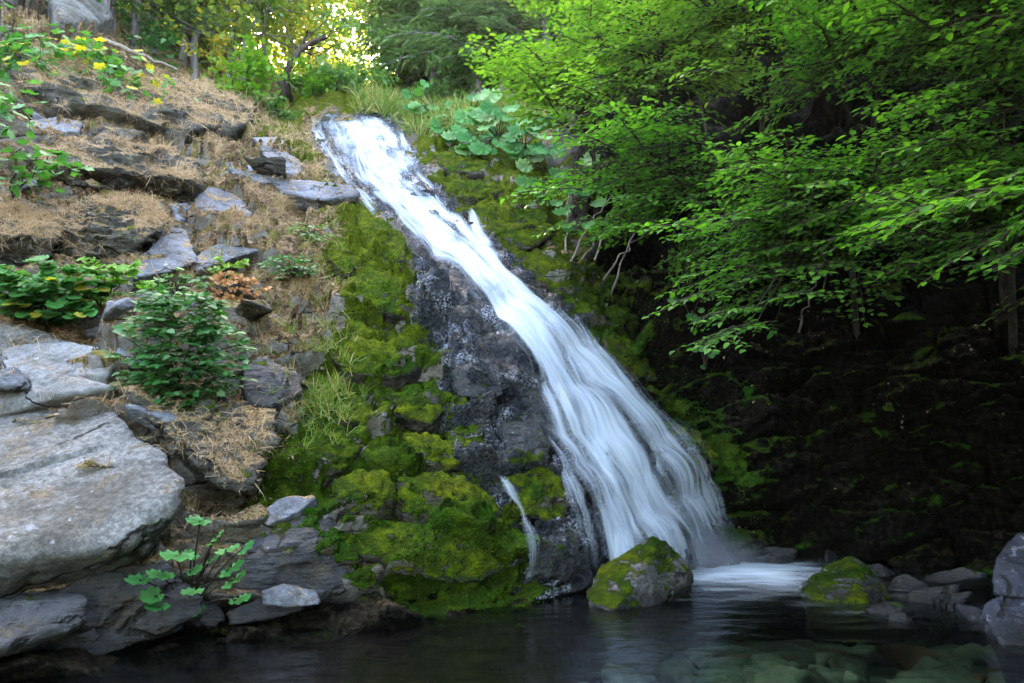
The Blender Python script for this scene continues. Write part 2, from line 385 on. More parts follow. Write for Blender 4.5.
_w = np.linalg.solve(_K, np.concatenate([np.log(CP[:, 2]), np.zeros(3)]))
def base_depth(px, py):
    q = np.stack([px, py], -1) / 300.0; sh = q.shape[:-1]; q = q.reshape(-1, 2)
    o = np.empty(len(q))
    for a in range(0, len(q), 20000):
        b = q[a:a + 20000]
        o[a:a + 20000] = _phi(((b[:, None] - _X[None]) ** 2).sum(-1)) @ _w[:-3] + _w[-3] + b @ _w[-2:]
    return np.exp(o).reshape(sh)

ax = np.concatenate([np.arange(-500, -60, 14), np.arange(-60, 1084, 2.6), np.arange(1084, 1901, 14)])
ay = np.concatenate([np.arange(-420, -30, 12), np.arange(-30, 676, 2.6), np.arange(676, 721, 8)])
GX, GY = np.meshgrid(ax, ay)

def poly_mask(poly, blur=6, warp=10):
    poly = np.array(poly, float)
    q = np.stack([GX, GY, GX * 0], -1)
    x = GX + warp * perlin(q, 1 / 28.0, 3) * 2; y = GY + warp * perlin(q, 1 / 28.0, 9) * 2
    ins = np.zeros(GX.shape, bool); n = len(poly)
    for i in range(n):
        x0, y0 = poly[i]; x1, y1 = poly[(i + 1) % n]
        c = (y0 > y) != (y1 > y)
        ins ^= c & (x < (x1 - x0) * (y - y0) / (y1 - y0 + 1e-9) + x0)
    return blur2(ins.astype(float), blur)
def blur2(a, r):
    for axn in (0, 1):
        for _ in range(2):
            p = np.pad(a, [(r + 1, r) if k == axn else (0, 0) for k in range(a.ndim)], mode='edge')
            c = np.cumsum(p, axis=axn)
            n = a.shape[axn]
            hi = np.take(c, np.arange(2 * r + 1, 2 * r + 1 + n), axis=axn); lo = np.take(c, np.arange(0, n), axis=axn)
            a = (hi - lo) / (2 * r + 1)
    return a

MOSS_L = poly_mask([(345,185),(378,205),(412,240),(408,300),(425,340),(440,375),(432,430),(455,480),(500,500),(545,580),(500,604),(420,606),(330,585),(285,545),(268,480),(278,430),(305,395),(330,345),(335,300),(330,250),(318,205)])
MOSS_T = poly_mask([(240,112),(300,118),(325,150),(352,190),(325,195),(290,160),(250,140)], 3, 6)
MOSS_R = poly_mask([(392,120),(440,115),(520,110),(580,200),(600,260),(650,330),(720,440),(770,560),(735,560),(690,470),(640,400),(600,350),(560,300),(520,262),(480,235),(455,205),(420,180)])
WET = poly_mask([(308,127),(396,126),(440,180),(520,250),(620,360),(700,470),(760,570),(760,640),(540,640),(545,590),(515,530),(500,500),(470,480),(440,430),(445,375),(420,330),(405,290),(412,240),(370,200),(320,160)], 4, 8)
WETD = poly_mask([(440,380),(560,400),(590,600),(520,600),(500,500),(440,440)], 6, 10)
LITT = poly_mask([(-500,-20),(60,20),(170,70),(255,95),(300,125),(330,185),(350,235),(330,330),(290,380),(230,330),(120,330),(-10,350),(-500,380)])
STRAWB = poly_mask([(-20,330),(340,250),(330,380),(290,420),(285,480),(200,560),(130,600),(-20,640)])
RIGHT = poly_mask([(560,-420),(1900,-420),(1900,720),(800,720),(760,570),(700,440),(640,330),(585,240),(560,150)], 8, 10)
FALLZ = poly_mask([(300,112),(395,114),(430,190),(480,235),(540,290),(600,350),(670,440),(740,570),(740,620),(585,600),(560,440),(490,320),(420,250),(370,205),(320,165)], 4, 3)
FARM = sstep(17, 22, base_depth(GX, GY))

D0 = base_depth(GX, GY)
P = unproj(GX, GY, D0)
def grid_normals(P):
    du = np.gradient(P, axis=1); dv = np.gradient(P, axis=0)
    n = np.cross(du, -dv); n = nrm(n)
    s = np.sign((n * (CAM - P)).sum(-1, keepdims=True)); s[s == 0] = 1
    return n * s
N0 = grid_normals(blur2(P, 6))
mossz = np.clip(MOSS_L + MOSS_R + MOSS_T, 0, 1)
bankz = np.clip(1 - mossz - RIGHT - FALLZ, 0, 1) * (GX < 450)
near = 1 - FARM
# ledges: bedding planes that dip a little to the right
zl = P[..., 2] + 0.12 * P[..., 0] + 0.30 * fbm(P, .7, 3, 4)
def ledge(h, seed):
    f = (zl / h + seed) % 1.0
    return np.where(f < .82, (f / .82) ** 1.6, 1 - sstep(.82, 1, f))
hn = N0.copy(); hn[..., 2] *= 0.25; hn = nrm(hn)
out = (ledge(.85, .1) - .5) * .30 * (.45 + 1.0 * np.clip(perlin(P, .8, 21) + .5, 0, 1)) + (ledge(.31, .4) - .5) * .17
amp_l = near * (bankz * 1.0 + RIGHT * .2 + FALLZ * (.25 + .22 * sstep(300, 200, GY)) + mossz * .6 + WETD * .7)
P = P + hn * (out * amp_l)[..., None]
PB = P.copy()
wr = np.clip(WET - FALLZ, 0, 1)
P = P + N0 * (near * (bankz * (blocks(PB, (1.3, 1.2, .42), .46, .30, .10, 1) + blocks(PB, (.42, .4, .17), .13, .25, .05, 2))
    + wr * (blocks(PB, (.6, .6, .26), .24, .3, .08, 3) + blocks(PB, (.2, .2, .09), .07, .3, .03, 4))
    + FALLZ * (blocks(PB, (.8, .8, .40), .20, .25, .03, 5))
    + mossz * (1 - FALLZ) * (blocks(PB, (.9, .9, .40), .30, .25, .12, 6) + blocks(PB, (.3, .3, .14), .10, .2, .05, 7))
    + RIGHT * (blocks(PB, (1.5, 1.5, .7), .60, .3, .15, 8) + blocks(PB, (.45, .45, .22), .18, .3, .08, 9))))[..., None]
blk = fbm(P, .9, 5, 31, .5)
P = P + N0 * (near * (blk * .18 * (bankz + RIGHT * 2.0 + .5 * mossz + .35 * FALLZ)))[..., None]
P = P + N0 * (near * mossz * (billow(P * [1, 1, 1.5], 1.8, 4, 44) * .09))[..., None]
P = P + N0 * (near * np.clip(WET - FALLZ, 0, 1) * (billow(P * [1.3, 1, .8], 2.3, 4, 54) * .06))[..., None]
P = P + N0 * (near * (fbm(P, 5, 4, 61, .6) * .035))[..., None]
P = P + N0 * (FARM * fbm(P, .12, 5, 71, .55) * 1.6)[..., None]
_a = (GX - 512) / F
cap = 17.5 + 2.5 * perlin(P, .08, 5) + 24 * sstep(-.14, .06, _a) + 24 * sstep(-.36, -.56, _a)
fold = (P[..., 2] > cap) & (D0 > 24)
P[..., 2] = np.where(fold, cap - (P[..., 2] - cap) * .06, P[..., 2])
NN = grid_normals(P)
PS = blur2(P, 3); NS = grid_normals(PS); PO = blur2(P, 10); NO = grid_normals(PO)

# the banks run on behind the camera
rows, cols = GX.shape
def ext(colP, offs): return [colP + np.array(o) for o in offs]
left_cols = ext(P[:, 0], [(-2, -12, 0), (-1.2, -7, 0), (-.5, -3, 0)])
right_cols = ext(P[:, -1], [(.2, -2.5, 0), (.0, -6, 0), (-1.0, -10, 0), (-3, -15, 0)])
PA = np.concatenate([np.stack(left_cols, 1), P, np.stack(right_cols, 1)], 1)
def padm(a): return np.concatenate([np.repeat(a[:, :1], 3, 1), a, np.repeat(a[:, -1:], 4, 1)], 1)
moss_m = np.clip(MOSS_L * .95 + MOSS_R * .75 + MOSS_T * .6 + RIGHT * .27 + WETD * .30 + STRAWB * .12 - FALLZ * .5, 0, 1)
wet_m = np.clip((WET * 1.0 + WETD) * sstep(-.02, .1, P[..., 2]) * (1 - sstep(720, 745, GX)), 0, 1)
moss_m = np.clip(moss_m + .7 * sstep(126, 118, GY) * sstep(60, 110, GY) * (GX > 280) * (GX < 560), 0, 1)
lit_m = np.clip(LITT * .78 + STRAWB * .42 - RIGHT * .25 + FARM * .8, 0, 1) * (1 - wet_m)
DARKM = np.clip(RIGHT + sstep(560, 640, GX) + sstep(.40, .12, P[..., 2]), 0, 1)  # right side painted dark as shade, plus the damp band at the waterline
q3 = np.stack([GX, GY, 0 * GX], -1)
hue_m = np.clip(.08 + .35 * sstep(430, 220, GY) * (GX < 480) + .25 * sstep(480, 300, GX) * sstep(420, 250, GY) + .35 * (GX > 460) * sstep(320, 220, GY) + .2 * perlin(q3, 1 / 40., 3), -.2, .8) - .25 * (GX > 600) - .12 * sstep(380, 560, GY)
mpatch = .5 + .9 * fbm(P, 1.25, 4, 91, .6)
moss_m = np.clip(moss_m * np.clip(.58 + 1.0 * mpatch, 0, 1.2), 0, 1)
mask = np.stack([padm(moss_m), padm(wet_m), padm(lit_m), np.ones_like(padm(moss_m))], -1)
R_, C_ = PA.shape[:2]
ii = (np.arange(R_ - 1)[:, None] * C_ + np.arange(C_ - 1)[None])
faces = np.stack([ii, ii + C_, ii + C_ + 1, ii + 1], -1).reshape(-1, 4)
mb = MB(); mb.add(PA.reshape(-1, 3), faces)
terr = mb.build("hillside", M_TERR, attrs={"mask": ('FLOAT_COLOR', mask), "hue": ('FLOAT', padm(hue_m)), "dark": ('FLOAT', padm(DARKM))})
tag(terr, "rocky ravine side with dry litter on the left, moss in the middle, dark bank on the right", kind='structure')

def _idx(px, py):
    px = np.asarray(px, float); py = np.asarray(py, float)
    return np.interp(py, ay, np.arange(len(ay))), np.interp(px, ax, np.arange(len(ax)))
def samp(A, px, py):
    r, c = _idx(px, py); r0 = np.clip(r.astype(int), 0, rows - 2); c0 = np.clip(c.astype(int), 0, cols - 2)
    fr = r - r0; fc = c - c0
    if A.ndim == 3: fr = fr[..., None]; fc = fc[..., None]
    return (A[r0, c0] * (1 - fr) * (1 - fc) + A[r0 + 1, c0] * fr * (1 - fc) + A[r0, c0 + 1] * (1 - fr) * fc + A[r0 + 1, c0 + 1] * fr * fc)
def G(px, py, off=0.0):
    return samp(P, px, py) + samp(NS, px, py) * off
def GO(px, py, off=0.0):
    return samp(PO, px, py) + samp(NO, px, py) * off
def GS(px, py, off=0.0):
    return samp(PS, px, py) + samp(NS, px, py) * off
def scatter(n, m, x0, x1, y0, y1, rng=RNG):
    """n points on the ground, thick where the map m is high"""
    px = rng.uniform(x0, x1, n * 4); py = rng.uniform(y0, y1, n * 4)
    w = samp(m, px, py); k = rng.random(n * 4) < w
    return px[k][:n], py[k][:n]

# ------------------------------------------------------------------ bed, ground, pool
t = NT("stream_bed")
vor = t.n("TexVoronoi"); t.put(vor.inputs["Vector"], t.pos()); t.put(vor.inputs["Scale"], 4.5)
vs = t.n("SeparateColor"); t.put(vs.inputs[0], vor.outputs["Color"])
bc = t.mix(vs.outputs[0], (.07, .13, .09), (.26, .33, .24)); bc = t.mix(t.ramp(vs.outputs[1], .75, .8), bc, (.22, .12, .06))
bc = t.mix(t.ramp(t.noise(1.2, 4), .4, .6), t.mix(.6, bc, (.03, .035, .03)), bc)
M_BED = t.fin(t.pbr(bc, .8, t.bump(t.math('MULTIPLY', vor.outputs["Distance"], -1), 1.0, .05), .3))
xs = np.linspace(-9, 9, 180); ys = np.linspace(-14, 11, 240); X, Yy = np.meshgrid(xs, ys)
B = np.stack([X, Yy, 0 * X], -1)
zb = -.75 + .35 * sstep(0.5, 4.5, X) * sstep(9, 4, Yy) + .10 * fbm(B, .8, 4, 3)
B[..., 2] = zb
i2 = (np.arange(len(ys) - 1)[:, None] * len(xs) + np.arange(len(xs) - 1)[None])
mb = MB(); mb.add(B.reshape(-1, 3), np.stack([i2, i2 + 1, i2 + len(xs) + 1, i2 + len(xs)], -1).reshape(-1, 4))
tag(mb.build("stream_bed", M_BED), kind='structure')
t = NT("forest_ground")
M_GND = t.fin(t.pbr(t.mix(t.noise(.3, 6), (.05, .06, .025), (.12, .09, .05)), .95))
g = np.linspace(-1, 1, 60); g = np.sign(g) * np.abs(g) ** 3 * 250; gx, gy = np.meshgrid(g, g)
gz = -1.6 + .0 * gx
mb = MB(); i2 = (np.arange(59)[:, None] * 60 + np.arange(59)[None])
mb.add(np.stack([gx, gy, gz], -1).reshape(-1, 3), np.stack([i2, i2 + 1, i2 + 61, i2 + 60], -1).reshape(-1, 4))
tag(mb.build("ground", M_GND), kind='structure')

t = NT("pool_water")
pv = t.vmul(t.pos(), (1, 2.2, 1)); wn = t.noise(1.6, 3, .5, vec=pv, dist=.4)
nor = t.bump(wn, .35, .08)
gl = t.n("BsdfGlossy"); t.put(gl.inputs["Roughness"], .16); t.put(gl.inputs["Normal"], nor); t.put(gl.inputs["Color"], (.9, .93, 1.0))
tr = t.n("BsdfTransparent"); t.put(tr.inputs[0], (.62, .70, .58))
fr = t.n("Fresnel"); t.put(fr.inputs["IOR"], 1.33); t.put(fr.inputs["Normal"], nor)
mx = t.n("MixShader"); t.put(mx.inputs[0], fr.outputs[0]); t.put(mx.inputs[1], tr.outputs[0]); t.put(mx.inputs[2], gl.outputs[0])
M_POOL = t.fin(mx.outputs[0])
mb = MB(); xs = np.linspace(-9, 9.5, 60); ys = np.linspace(-14, 10.4, 80); X, Yy = np.meshgrid(xs, ys)
i2 = (np.arange(79)[:, None] * 60 + np.arange(59)[None])
mb.add(np.stack([X, Yy, 0 * X], -1).reshape(-1, 3), np.stack([i2, i2 + 1, i2 + 61, i2 + 60], -1).reshape(-1, 4))
tag(mb.build("pool_water", M_POOL), kind='structure')

# ------------------------------------------------------------------ waterfall
def water_mat(name, dens, sx=6.5, seed=0.0):
    t = NT(name); fl = t.attr("flow", "Vector"); al = t.attr("alpha")
    off = t.n("VectorMath", operation='ADD'); t.put(off.inputs[0], t.vmul(fl, (sx, .55, 1))); off.inputs[1].default_value = (seed, seed, seed)
    s1 = t.noise(1.0, 4, .55, vec=off.outputs[0], dist=.25)
    s2 = t.noise(1.0, 3, .5, vec=t.vmul(off.outputs[0], (.28, 1.3, 1)))
    s = t.math('ADD', t.math('MULTIPLY', s1, .6), t.math('MULTIPLY', s2, .55))
    sc = t.math('ADD', t.math('MULTIPLY', t.math('SUBTRACT', s1, .5), 2.5), t.math('MULTIPLY', t.math('SUBTRACT', s2, .5), 2.4))
    a = t.math('ADD', t.math('MULTIPLY', al, .85), t.math('MULTIPLY', sc, t.math('MULTIPLY_ADD', al, .35, .35)))
    a = t.math('MULTIPLY', t.ramp(a, .08, 1.02), t.math('MULTIPLY', t.ramp(al, 0, .2), dens))
    nor = t.bump(s, .6, .06)
    d = t.n("BsdfDiffuse"); t.put(d.inputs[0], (.70, .77, .90)); t.put(d.inputs["Normal"], nor)
    tl = t.n("BsdfTranslucent"); t.put(tl.inputs[0], (.70, .77, .90))
    m1 = t.n("MixShader"); m1.inputs[0].default_value = .3; t.put(m1.inputs[1], d.outputs[0]); t.put(m1.inputs[2], tl.outputs[0])
    tr = t.n("BsdfTransparent"); m = t.n("MixShader"); t.put(m.inputs[0], a); t.put(m.inputs[1], tr.outputs[0]); t.put(m.inputs[2], m1.outputs[0])
    return t.fin(m.outputs[0])
FL = np.array([(123,303,392),(130,304,398),(150,316,410),(175,336,424),(200,362,438),(218,384,456),(240,420,476),(260,444,496),(280,461,516),(300,478,536),(330,500,562),(360,518,592),(400,543,634),(440,556,664),(480,566,690),(520,573,711),(560,581,730),(580,584,740)], float)
class Sheet:
    def __init__(s): s.mb = MB(); s.flow = []; s.al = []
    def add(s, L, R, off, alf, seed, nu=24, step=2.5, arch=.03):
        """L,R: arrays (k,2) of left/right bank in px; alf(u,v01)->alpha"""
        seg = np.concatenate([[0], np.cumsum(np.linalg.norm(np.diff((L + R) / 2, axis=0), axis=1))])
        nv = max(6, int(seg[-1] / step)); q = np.linspace(0, seg[-1], nv)
        Lp = np.stack([np.interp(q, seg, L[:, k]) for k in (0, 1)], -1); Rp = np.stack([np.interp(q, seg, R[:, k]) for k in (0, 1)], -1)
        u = np.linspace(0, 1, nu)
        pp = Lp[:, None] * (1 - u[None, :, None]) + Rp[:, None] * u[None, :, None]
        W = .6 * GS(pp[..., 0], pp[..., 1], off) + .4 * GO(pp[..., 0], pp[..., 1], off + .03)
        W = W + samp(NS, pp[..., 0], pp[..., 1]) * (arch * np.sin(math.pi * u)[None, :, None])
        mid = W[:, nu // 2]; vl = np.concatenate([[0], np.cumsum(np.linalg.norm(np.diff(mid, axis=0), axis=1))])
        wid = np.linalg.norm(W[:, -1] - W[:, 0], axis=1)
        wl = np.full_like(wid, wid.mean())
        fu = (u[None] - .5) * (wl * .5 + wid * .5)[:, None] ; fv = vl[:, None] + 0 * fu
        W = W + samp(NS, pp[..., 0], pp[..., 1]) * (.04 * perlin(np.stack([fu * 5, fv * .5, 0 * fu + seed], -1), 1, seed))[..., None]
        s.flow.append(np.stack([fu, fv, np.full_like(fu, seed)], -1).reshape(-1, 3))
        s.al.append(alf(u[None] + 0 * fu, (q / q[-1])[:, None] + 0 * fu).ravel())
        i = (np.arange(nv - 1)[:, None] * nu + np.arange(nu - 1)[None])
        s.mb.add(W.reshape(-1, 3), np.stack([i, i + nu, i + nu + 1, i + 1], -1).reshape(-1, 4))
    def strand(s, pts, off, a, seed, fade=.25, taper_in=.04):
        p = np.array(pts, float); c = p[:, :2]; w = p[:, 2]
        # smooth path
        k = np.arange(len(c)); kk = np.linspace(0, len(c) - 1, len(c) * 6)
        cs = np.stack([np.interp(kk, k, c[:, 0]), np.interp(kk, k, c[:, 1])], -1); ws = np.interp(kk, k, w)
        for _ in range(6): cs[1:-1] = (cs[:-2] + 2 * cs[1:-1] + cs[2:]) / 4
        tn = nrm(np.gradient(cs, axis=0)); nn = np.stack([tn[:, 1], -tn[:, 0]], -1)
        nn = nn * .5 + np.array([1, 0]) * .5 * np.sign(nn[:, :1])
        ws = ws * 1.45; a = a * .72
        def al(u, v): return a * sstep(0, .5, u) * sstep(1, .5, u) * sstep(0, .12, v) * sstep(1, .8, v)
        s.add(cs - nn * ws[:, None] / 2, cs + nn * ws[:, None] / 2, off, al, seed, nu=9)
    def build(s, name, mat, parent=None):
        return s.mb.build(name, mat, parent, attrs={"flow": ('FLOAT_VECTOR', np.concatenate(s.flow)), "alpha": ('FLOAT', np.concatenate(s.al))})
M_W1 = water_mat("silky_water", .93); M_W2 = water_mat("thin_silky_water", .85, 14, 5.0)
fall = empty("waterfall", tuple(G(655, 560)), "tall silky white waterfall sliding down black rock into the dark pool", "waterfall")
s = Sheet()
Lk = np.stack([FL[:, 1] + 0, FL[:, 0]], -1); Rk = np.stack([FL[:, 2], FL[:, 0]], -1)
def alf(u, v):
    top = sstep(.30, .12, v)
    c = sstep(-.02, .22, u) * sstep(1.02, .8, u)
    c = c - .62 * top * sstep(.55, .3, u)                       # thin over the dark rock at the upper left
    c = c - .35 * sstep(.62, .8, v) * np.exp(-((u - .12) / .09) ** 2)
    c = c - .30 * sstep(.8, 1, v) * np.exp(-((u - .85) / .2) ** 2)
    nn = perlin(np.stack([u * 2.6, v * 22, 0 * u + 3.1], -1), 1, 4)
    c = c - 1.6 * np.clip(nn - .08, 0, 1) * sstep(.6, .3, v) - .10 * sstep(.3, .1, v)
    c = c - .22 * sstep(.35, .6, v)
    for (uc, v0, v1, wd, am) in ((.42, .45, 1.1, .05, .5), (.66, .6, 1.1, .06, .5), (.22, .55, .9, .04, .6), (.82, .5, 1.1, .05, .35)):
        c = c - 1.25 * am * np.exp(-((u - uc - .05 * np.sin(v * 9 + uc * 20)) / wd) ** 2) * sstep(v0, v0 + .1, v) * sstep(v1, v1 - .1, v)
    return np.clip(.02 + .93 * c, 0, 1) * sstep(0, .03, v) * sstep(1.0, .95, v)
s.add(Lk, Rk, .09, alf, 1.0, nu=60)
s.add(Lk + [4, 0], Rk - [6, 0], .15, lambda u, v: alf(u, v) * .5, 2.3, nu=60)
attach(s.build("water_sheet", M_W1), fall)
s = Sheet()
s.strand([(352,122,34),(362,150,40),(380,185,44),(398,208,34),(430,240,40),(470,280,44),(505,325,48)], .18, 1.15, 3.1)
s.strand([(500,300,44),(540,350,60),(575,410,80),(610,470,96),(640,530,110),(660,575,120)], .2, 1.0, 4.2)
s.strand([(520,310,26),(560,350,34),(610,400,46),(655,450,54),(690,510,60),(712,570,66)], .22, .9, 5.2)
s.strand([(553,318,12),(572,340,16),(590,372,18),(628,418,22),(668,470,26),(700,520,30),(724,566,36)], .17, .95, 6.1)
s.strand([(572,322,8),(594,352,12),(622,392,14),(660,436,18)], .1, .8, 6.7)
s.strand([(536,380,14),(556,420,20),(574,470,24),(590,520,30),(602,580,40)], .2, .75, 7.3)
s.strand([(548,430,8),(566,480,12),(578,540,16),(584,585,22)], .12, .55, 7.9)
s.strand([(398,128,8),(408,160,12),(424,190,14),(446,214,12),(470,238,14)], .08, .75, 8.4)
s.strand([(450,216,10),(462,232,16),(480,252,22),(500,272,18)], .1, .95, 9.5)
s.strand([(470,214,8),(476,234,14),(492,258,16)], .1, .9, 9.9)
s.strand([(312,124,14),(322,146,10),(338,172,10),(358,196,12),(384,226,14)], .07, .85, 10.6)
s.strand([(330,122,10),(342,150,12),(356,178,14),(376,204,16)], .09, .8, 11.6)
s.strand([(412,182,8),(430,205,10),(452,228,12)], .07, .8, 12.6)
attach(s.build("water_strand", M_W2), fall)
s = Sheet()
s.strand([(500,486,8),(507,498,12),(512,520,12),(518,548,16),(525,572,22),(534,592,32)], .14, .62, 13.1)
tr_ = s.build("small_waterfall", M_W2)
tag(tr_, "thin trickle of water falling over mossy dark rock left of the main fall", "waterfall")
# foam and spray where the fall meets the pool
t = NT("foam"); pvv = t.vmul(t.pos(), (1.2, 3.2, 1)); nn_ = t.noise(1.4, 4, .5, vec=pvv); al = t.attr("alpha")
a = t.ramp(t.math('ADD', t.math('MULTIPLY', nn_, .7), t.math('MULTIPLY', al, .8)), .36, 1.3, 0, .97)
d = t.n("BsdfDiffuse"); t.put(d.inputs[0], (.78, .86, .95)); trn = t.n("BsdfTransparent")
m = t.n("MixShader"); t.put(m.inputs[0], a); t.put(m.inputs[1], trn.outputs[0]); t.put(m.inputs[2], d.outputs[0]); M_FOAM = t.fin(m.outputs[0])
def foam(name, c, rx, ry, rot, h, label, amp=1.0, n=40, m=72):
    mb = MB(); r = np.linspace(0, 1, n)[:, None]; th = np.linspace(0, 2 * math.pi, m)[None]
    x = r * np.cos(th) * rx; y = r * np.sin(th) * ry
    z = .012 + h * (1 - r ** 2) ** 2 + 0 * th
    cr, sr = math.cos(rot), math.sin(rot)
    V = np.stack([c[0] + x * cr - y * sr, c[1] + x * sr + y * cr, z], -1)
    i = (np.arange(n - 1)[:, None] * m + np.arange(m - 1)[None])
    mb.add(V.reshape(-1, 3), np.stack([i, i + m, i + m + 1, i + 1], -1).reshape(-1, 4))
    al = amp * (1 - r) ** 1.9 + 0 * th
    o = mb.build(name, M_FOAM, attrs={"alpha": ('FLOAT', al.ravel())})
    return tag(o, label, kind='stuff')
def on_water(px, py):
    dx = (px - 512) / F; dz = -(py - 341.5) / F; dy = cp - dz * sp; dw = sp + dz * cp
    tt = -CAM[2] / dw; return np.array([dx * tt, dy * tt, 0.0])
c = on_water(738, 572); foam("foam", c, 2.1, 2.3, -.12, .02, "white churned water drifting right from the foot of the main fall", 1.0)
c = on_water(640, 577); foam("foam", c, .95, .6, 0, .10, "white foam right under the main fall behind the mossy boulder", .9)
mm = bpy.data.materials.new("mist_air"); mm.use_nodes = True; mn = mm.node_tree; mn.nodes.clear()
mo = mn.nodes.new("ShaderNodeOutputMaterial"); mv = mn.nodes.new("ShaderNodeVolumePrincipled"); tc = mn.nodes.new("ShaderNodeTexCoord")
vl = mn.nodes.new("ShaderNodeVectorMath"); vl.operation = 'LENGTH'; mn.links.new(tc.outputs["Object"], vl.inputs[0])
mr = mn.nodes.new("ShaderNodeMapRange"); mr.interpolation_type = 'SMOOTHSTEP'; mn.links.new(vl.outputs["Value"], mr.inputs[0])
mr.inputs[1].default_value = 1.0; mr.inputs[2].default_value = .1; mr.inputs[3].default_value = 0; mr.inputs[4].default_value = 1.6
mn.links.new(mr.outputs[0], mv.inputs["Density"]); mv.inputs["Color"].default_value = (.9, .94, 1, 1); mn.links.new(mv.outputs[0], mo.inputs["Volume"])
import bmesh
bm_ = bmesh.new(); bmesh.ops.create_icosphere(bm_, subdivisions=3, radius=1.0); me_ = bpy.data.meshes.new("mist"); bm_.to_mesh(me_); bm_.free(); me_.materials.append(mm)
o = bpy.data.objects.new("mist", me_); COL.objects.link(o); c = on_water(675, 573); o.location = (c[0], c[1] + .05, .12); o.scale = (1.3, .55, .42)
tag(o, "soft spray hanging over the foot of the main fall", kind='stuff')
c = on_water(535, 592); foam("foam", c, .22, .12, 0, .03, "little patch of foam below the thin trickle", .6)

# ------------------------------------------------------------------ rocks
import bmesh
def _ico(sub):
    bm = bmesh.new(); bmesh.ops.create_icosphere(bm, subdivisions=sub, radius=1)
    v = np.array([x.co[:] for x in bm.verts]); f = np.array([[x.index for x in fc.verts] for fc in bm.faces]); bm.free(); return nrm(v), f
ICO = {k: _ico(k) for k in (3, 4, 5, 6)}
def hull_planes(pts):
    bm = bmesh.new()
    for p in pts: bm.verts.new(tuple(p))
    bmesh.ops.convex_hull(bm, input=bm.verts); bm.normal_update()
    pl = [(np.array(f.normal[:]), float(np.dot(f.normal[:], f.verts[0].co[:]))) for f in bm.faces]
    bm.free(); return pl
def rock(name, pts, mat, label, cat="rock", sub=6, soft=60, rough=.03, nscale=1.6, seed=0, group=None, strata=0.0, chip=1.0):
    if name == 'rock_ledge': rough = .085; soft = 30; nscale = 2.2
    pts = np.array(pts, float); c = pts.mean(0); pl = hull_planes(pts - c)
    Nn = np.array([p[0] for p in pl]); dd = np.array([max(p[1], 1e-3) for p in pl])
    s_ = np.sign(dd); D, Fc = ICO[sub]
    rr = np.maximum(D @ Nn.T, 1e-4) / dd[None]                # 1/r per plane
    # soft maximum rounds the edges a little
    mx = rr.max(1, keepdims=True); r = 1 / (mx[:, 0] * (np.exp(soft * (rr / mx - 1)).sum(1)) ** (1 / soft))
    size = float(np.median(r))
    V = D * r[:, None]
    W = V + c
    n = fbm(W, nscale / max(size, .15), 5, seed + 2, .55) * rough * size * 2.2
    rid = (.25 - np.abs(perlin(W, 1.1 / max(size, .15), seed + 9))) * rough * size * 1.5
    cz = size * .75; n = n + size * (blocks(W, (cz, cz, cz * .55), .10, .12, .02, seed + 1, .08) + blocks(W, (cz * .3, cz * .3, cz * .2), .03, .08, .01, seed + 2)) * chip
    V = V + D * (n + rid)[:, None]
    if strata:
        zz = (W[:, 2] + .15 * W[:, 0] + .25 * size * perlin(W, 1.2 / max(size, .2), seed)) / (size * .32)
        f = zz % 1.0; V[:, :2] *= 1 + strata * (np.where(f < .8, f / .8, (1 - f) / .2) - .5)[:, None]
    mb = MB(); mb.add(V, Fc)
    o = mb.build(name, mat); o.location = c
    return tag(o, label, cat, group)
def px_rock(name, outline, mat, label, thick=.5, off=.05, ridge=(), **kw):
    """outline: [(px,py,push)], push in metres toward the viewer off the ground; thick goes back into the bank"""
    if name == 'rock_ledge': off += .16
    o = []
    for q in outline:
        p = GO(q[0], q[1], off + (q[2] if len(q) > 2 else 0)); o.append(p)
    o = np.array(o); cen = o.mean(0); n = nrm(samp(NS, outline[0][0], outline[0][1]) * .3 + samp(NS, np.mean([q[0] for q in outline]), np.mean([q[1] for q in outline])))
    b = cen + (o - cen) * .85 - n * thick
    pts = list(o) + list(b)
    for q in ridge: pts.append(GO(q[0], q[1], off + q[2]))
    return rock(name, pts, mat, label, **kw)
U = lambda *a: unproj(*a)
# big grey boulder, lower left
rock("boulder", [U(-90,428,6.0),U(16,410,6.3),U(112,411,6.1),U(187,484,5.25),U(178,512,5.15),U(112,548,4.82),U(0,566,4.55),U(-90,570,4.35),
      U(152,556,5.15),U(70,588,5.0),U(0,606,4.9),U(-90,620,4.7),U(-90,460,7.5),U(100,480,7.2),U(160,520,6.6),U(0,600,5.6)], M_GREY, "huge smooth grey boulder at the lower left, above the pool", "boulder", rough=.014, nscale=1.6, seed=1, soft=400, chip=.8)
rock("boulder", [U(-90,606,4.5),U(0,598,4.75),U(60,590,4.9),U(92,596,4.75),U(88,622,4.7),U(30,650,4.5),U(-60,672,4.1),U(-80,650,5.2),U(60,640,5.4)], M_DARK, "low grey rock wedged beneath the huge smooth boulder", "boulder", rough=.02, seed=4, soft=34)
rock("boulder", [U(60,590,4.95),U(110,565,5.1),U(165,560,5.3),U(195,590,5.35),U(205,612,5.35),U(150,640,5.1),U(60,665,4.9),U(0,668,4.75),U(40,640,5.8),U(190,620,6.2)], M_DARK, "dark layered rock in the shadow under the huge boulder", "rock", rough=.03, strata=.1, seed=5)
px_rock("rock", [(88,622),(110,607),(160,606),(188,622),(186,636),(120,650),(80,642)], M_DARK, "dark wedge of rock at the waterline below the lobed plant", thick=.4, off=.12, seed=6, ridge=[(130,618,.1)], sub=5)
px_rock("rock", [(184,612),(200,603),(226,606),(236,622),(222,634),(188,632)], M_DARK, "small dark rock at the waterline right of the dark wedge", thick=.3, off=.1, seed=7, sub=5)
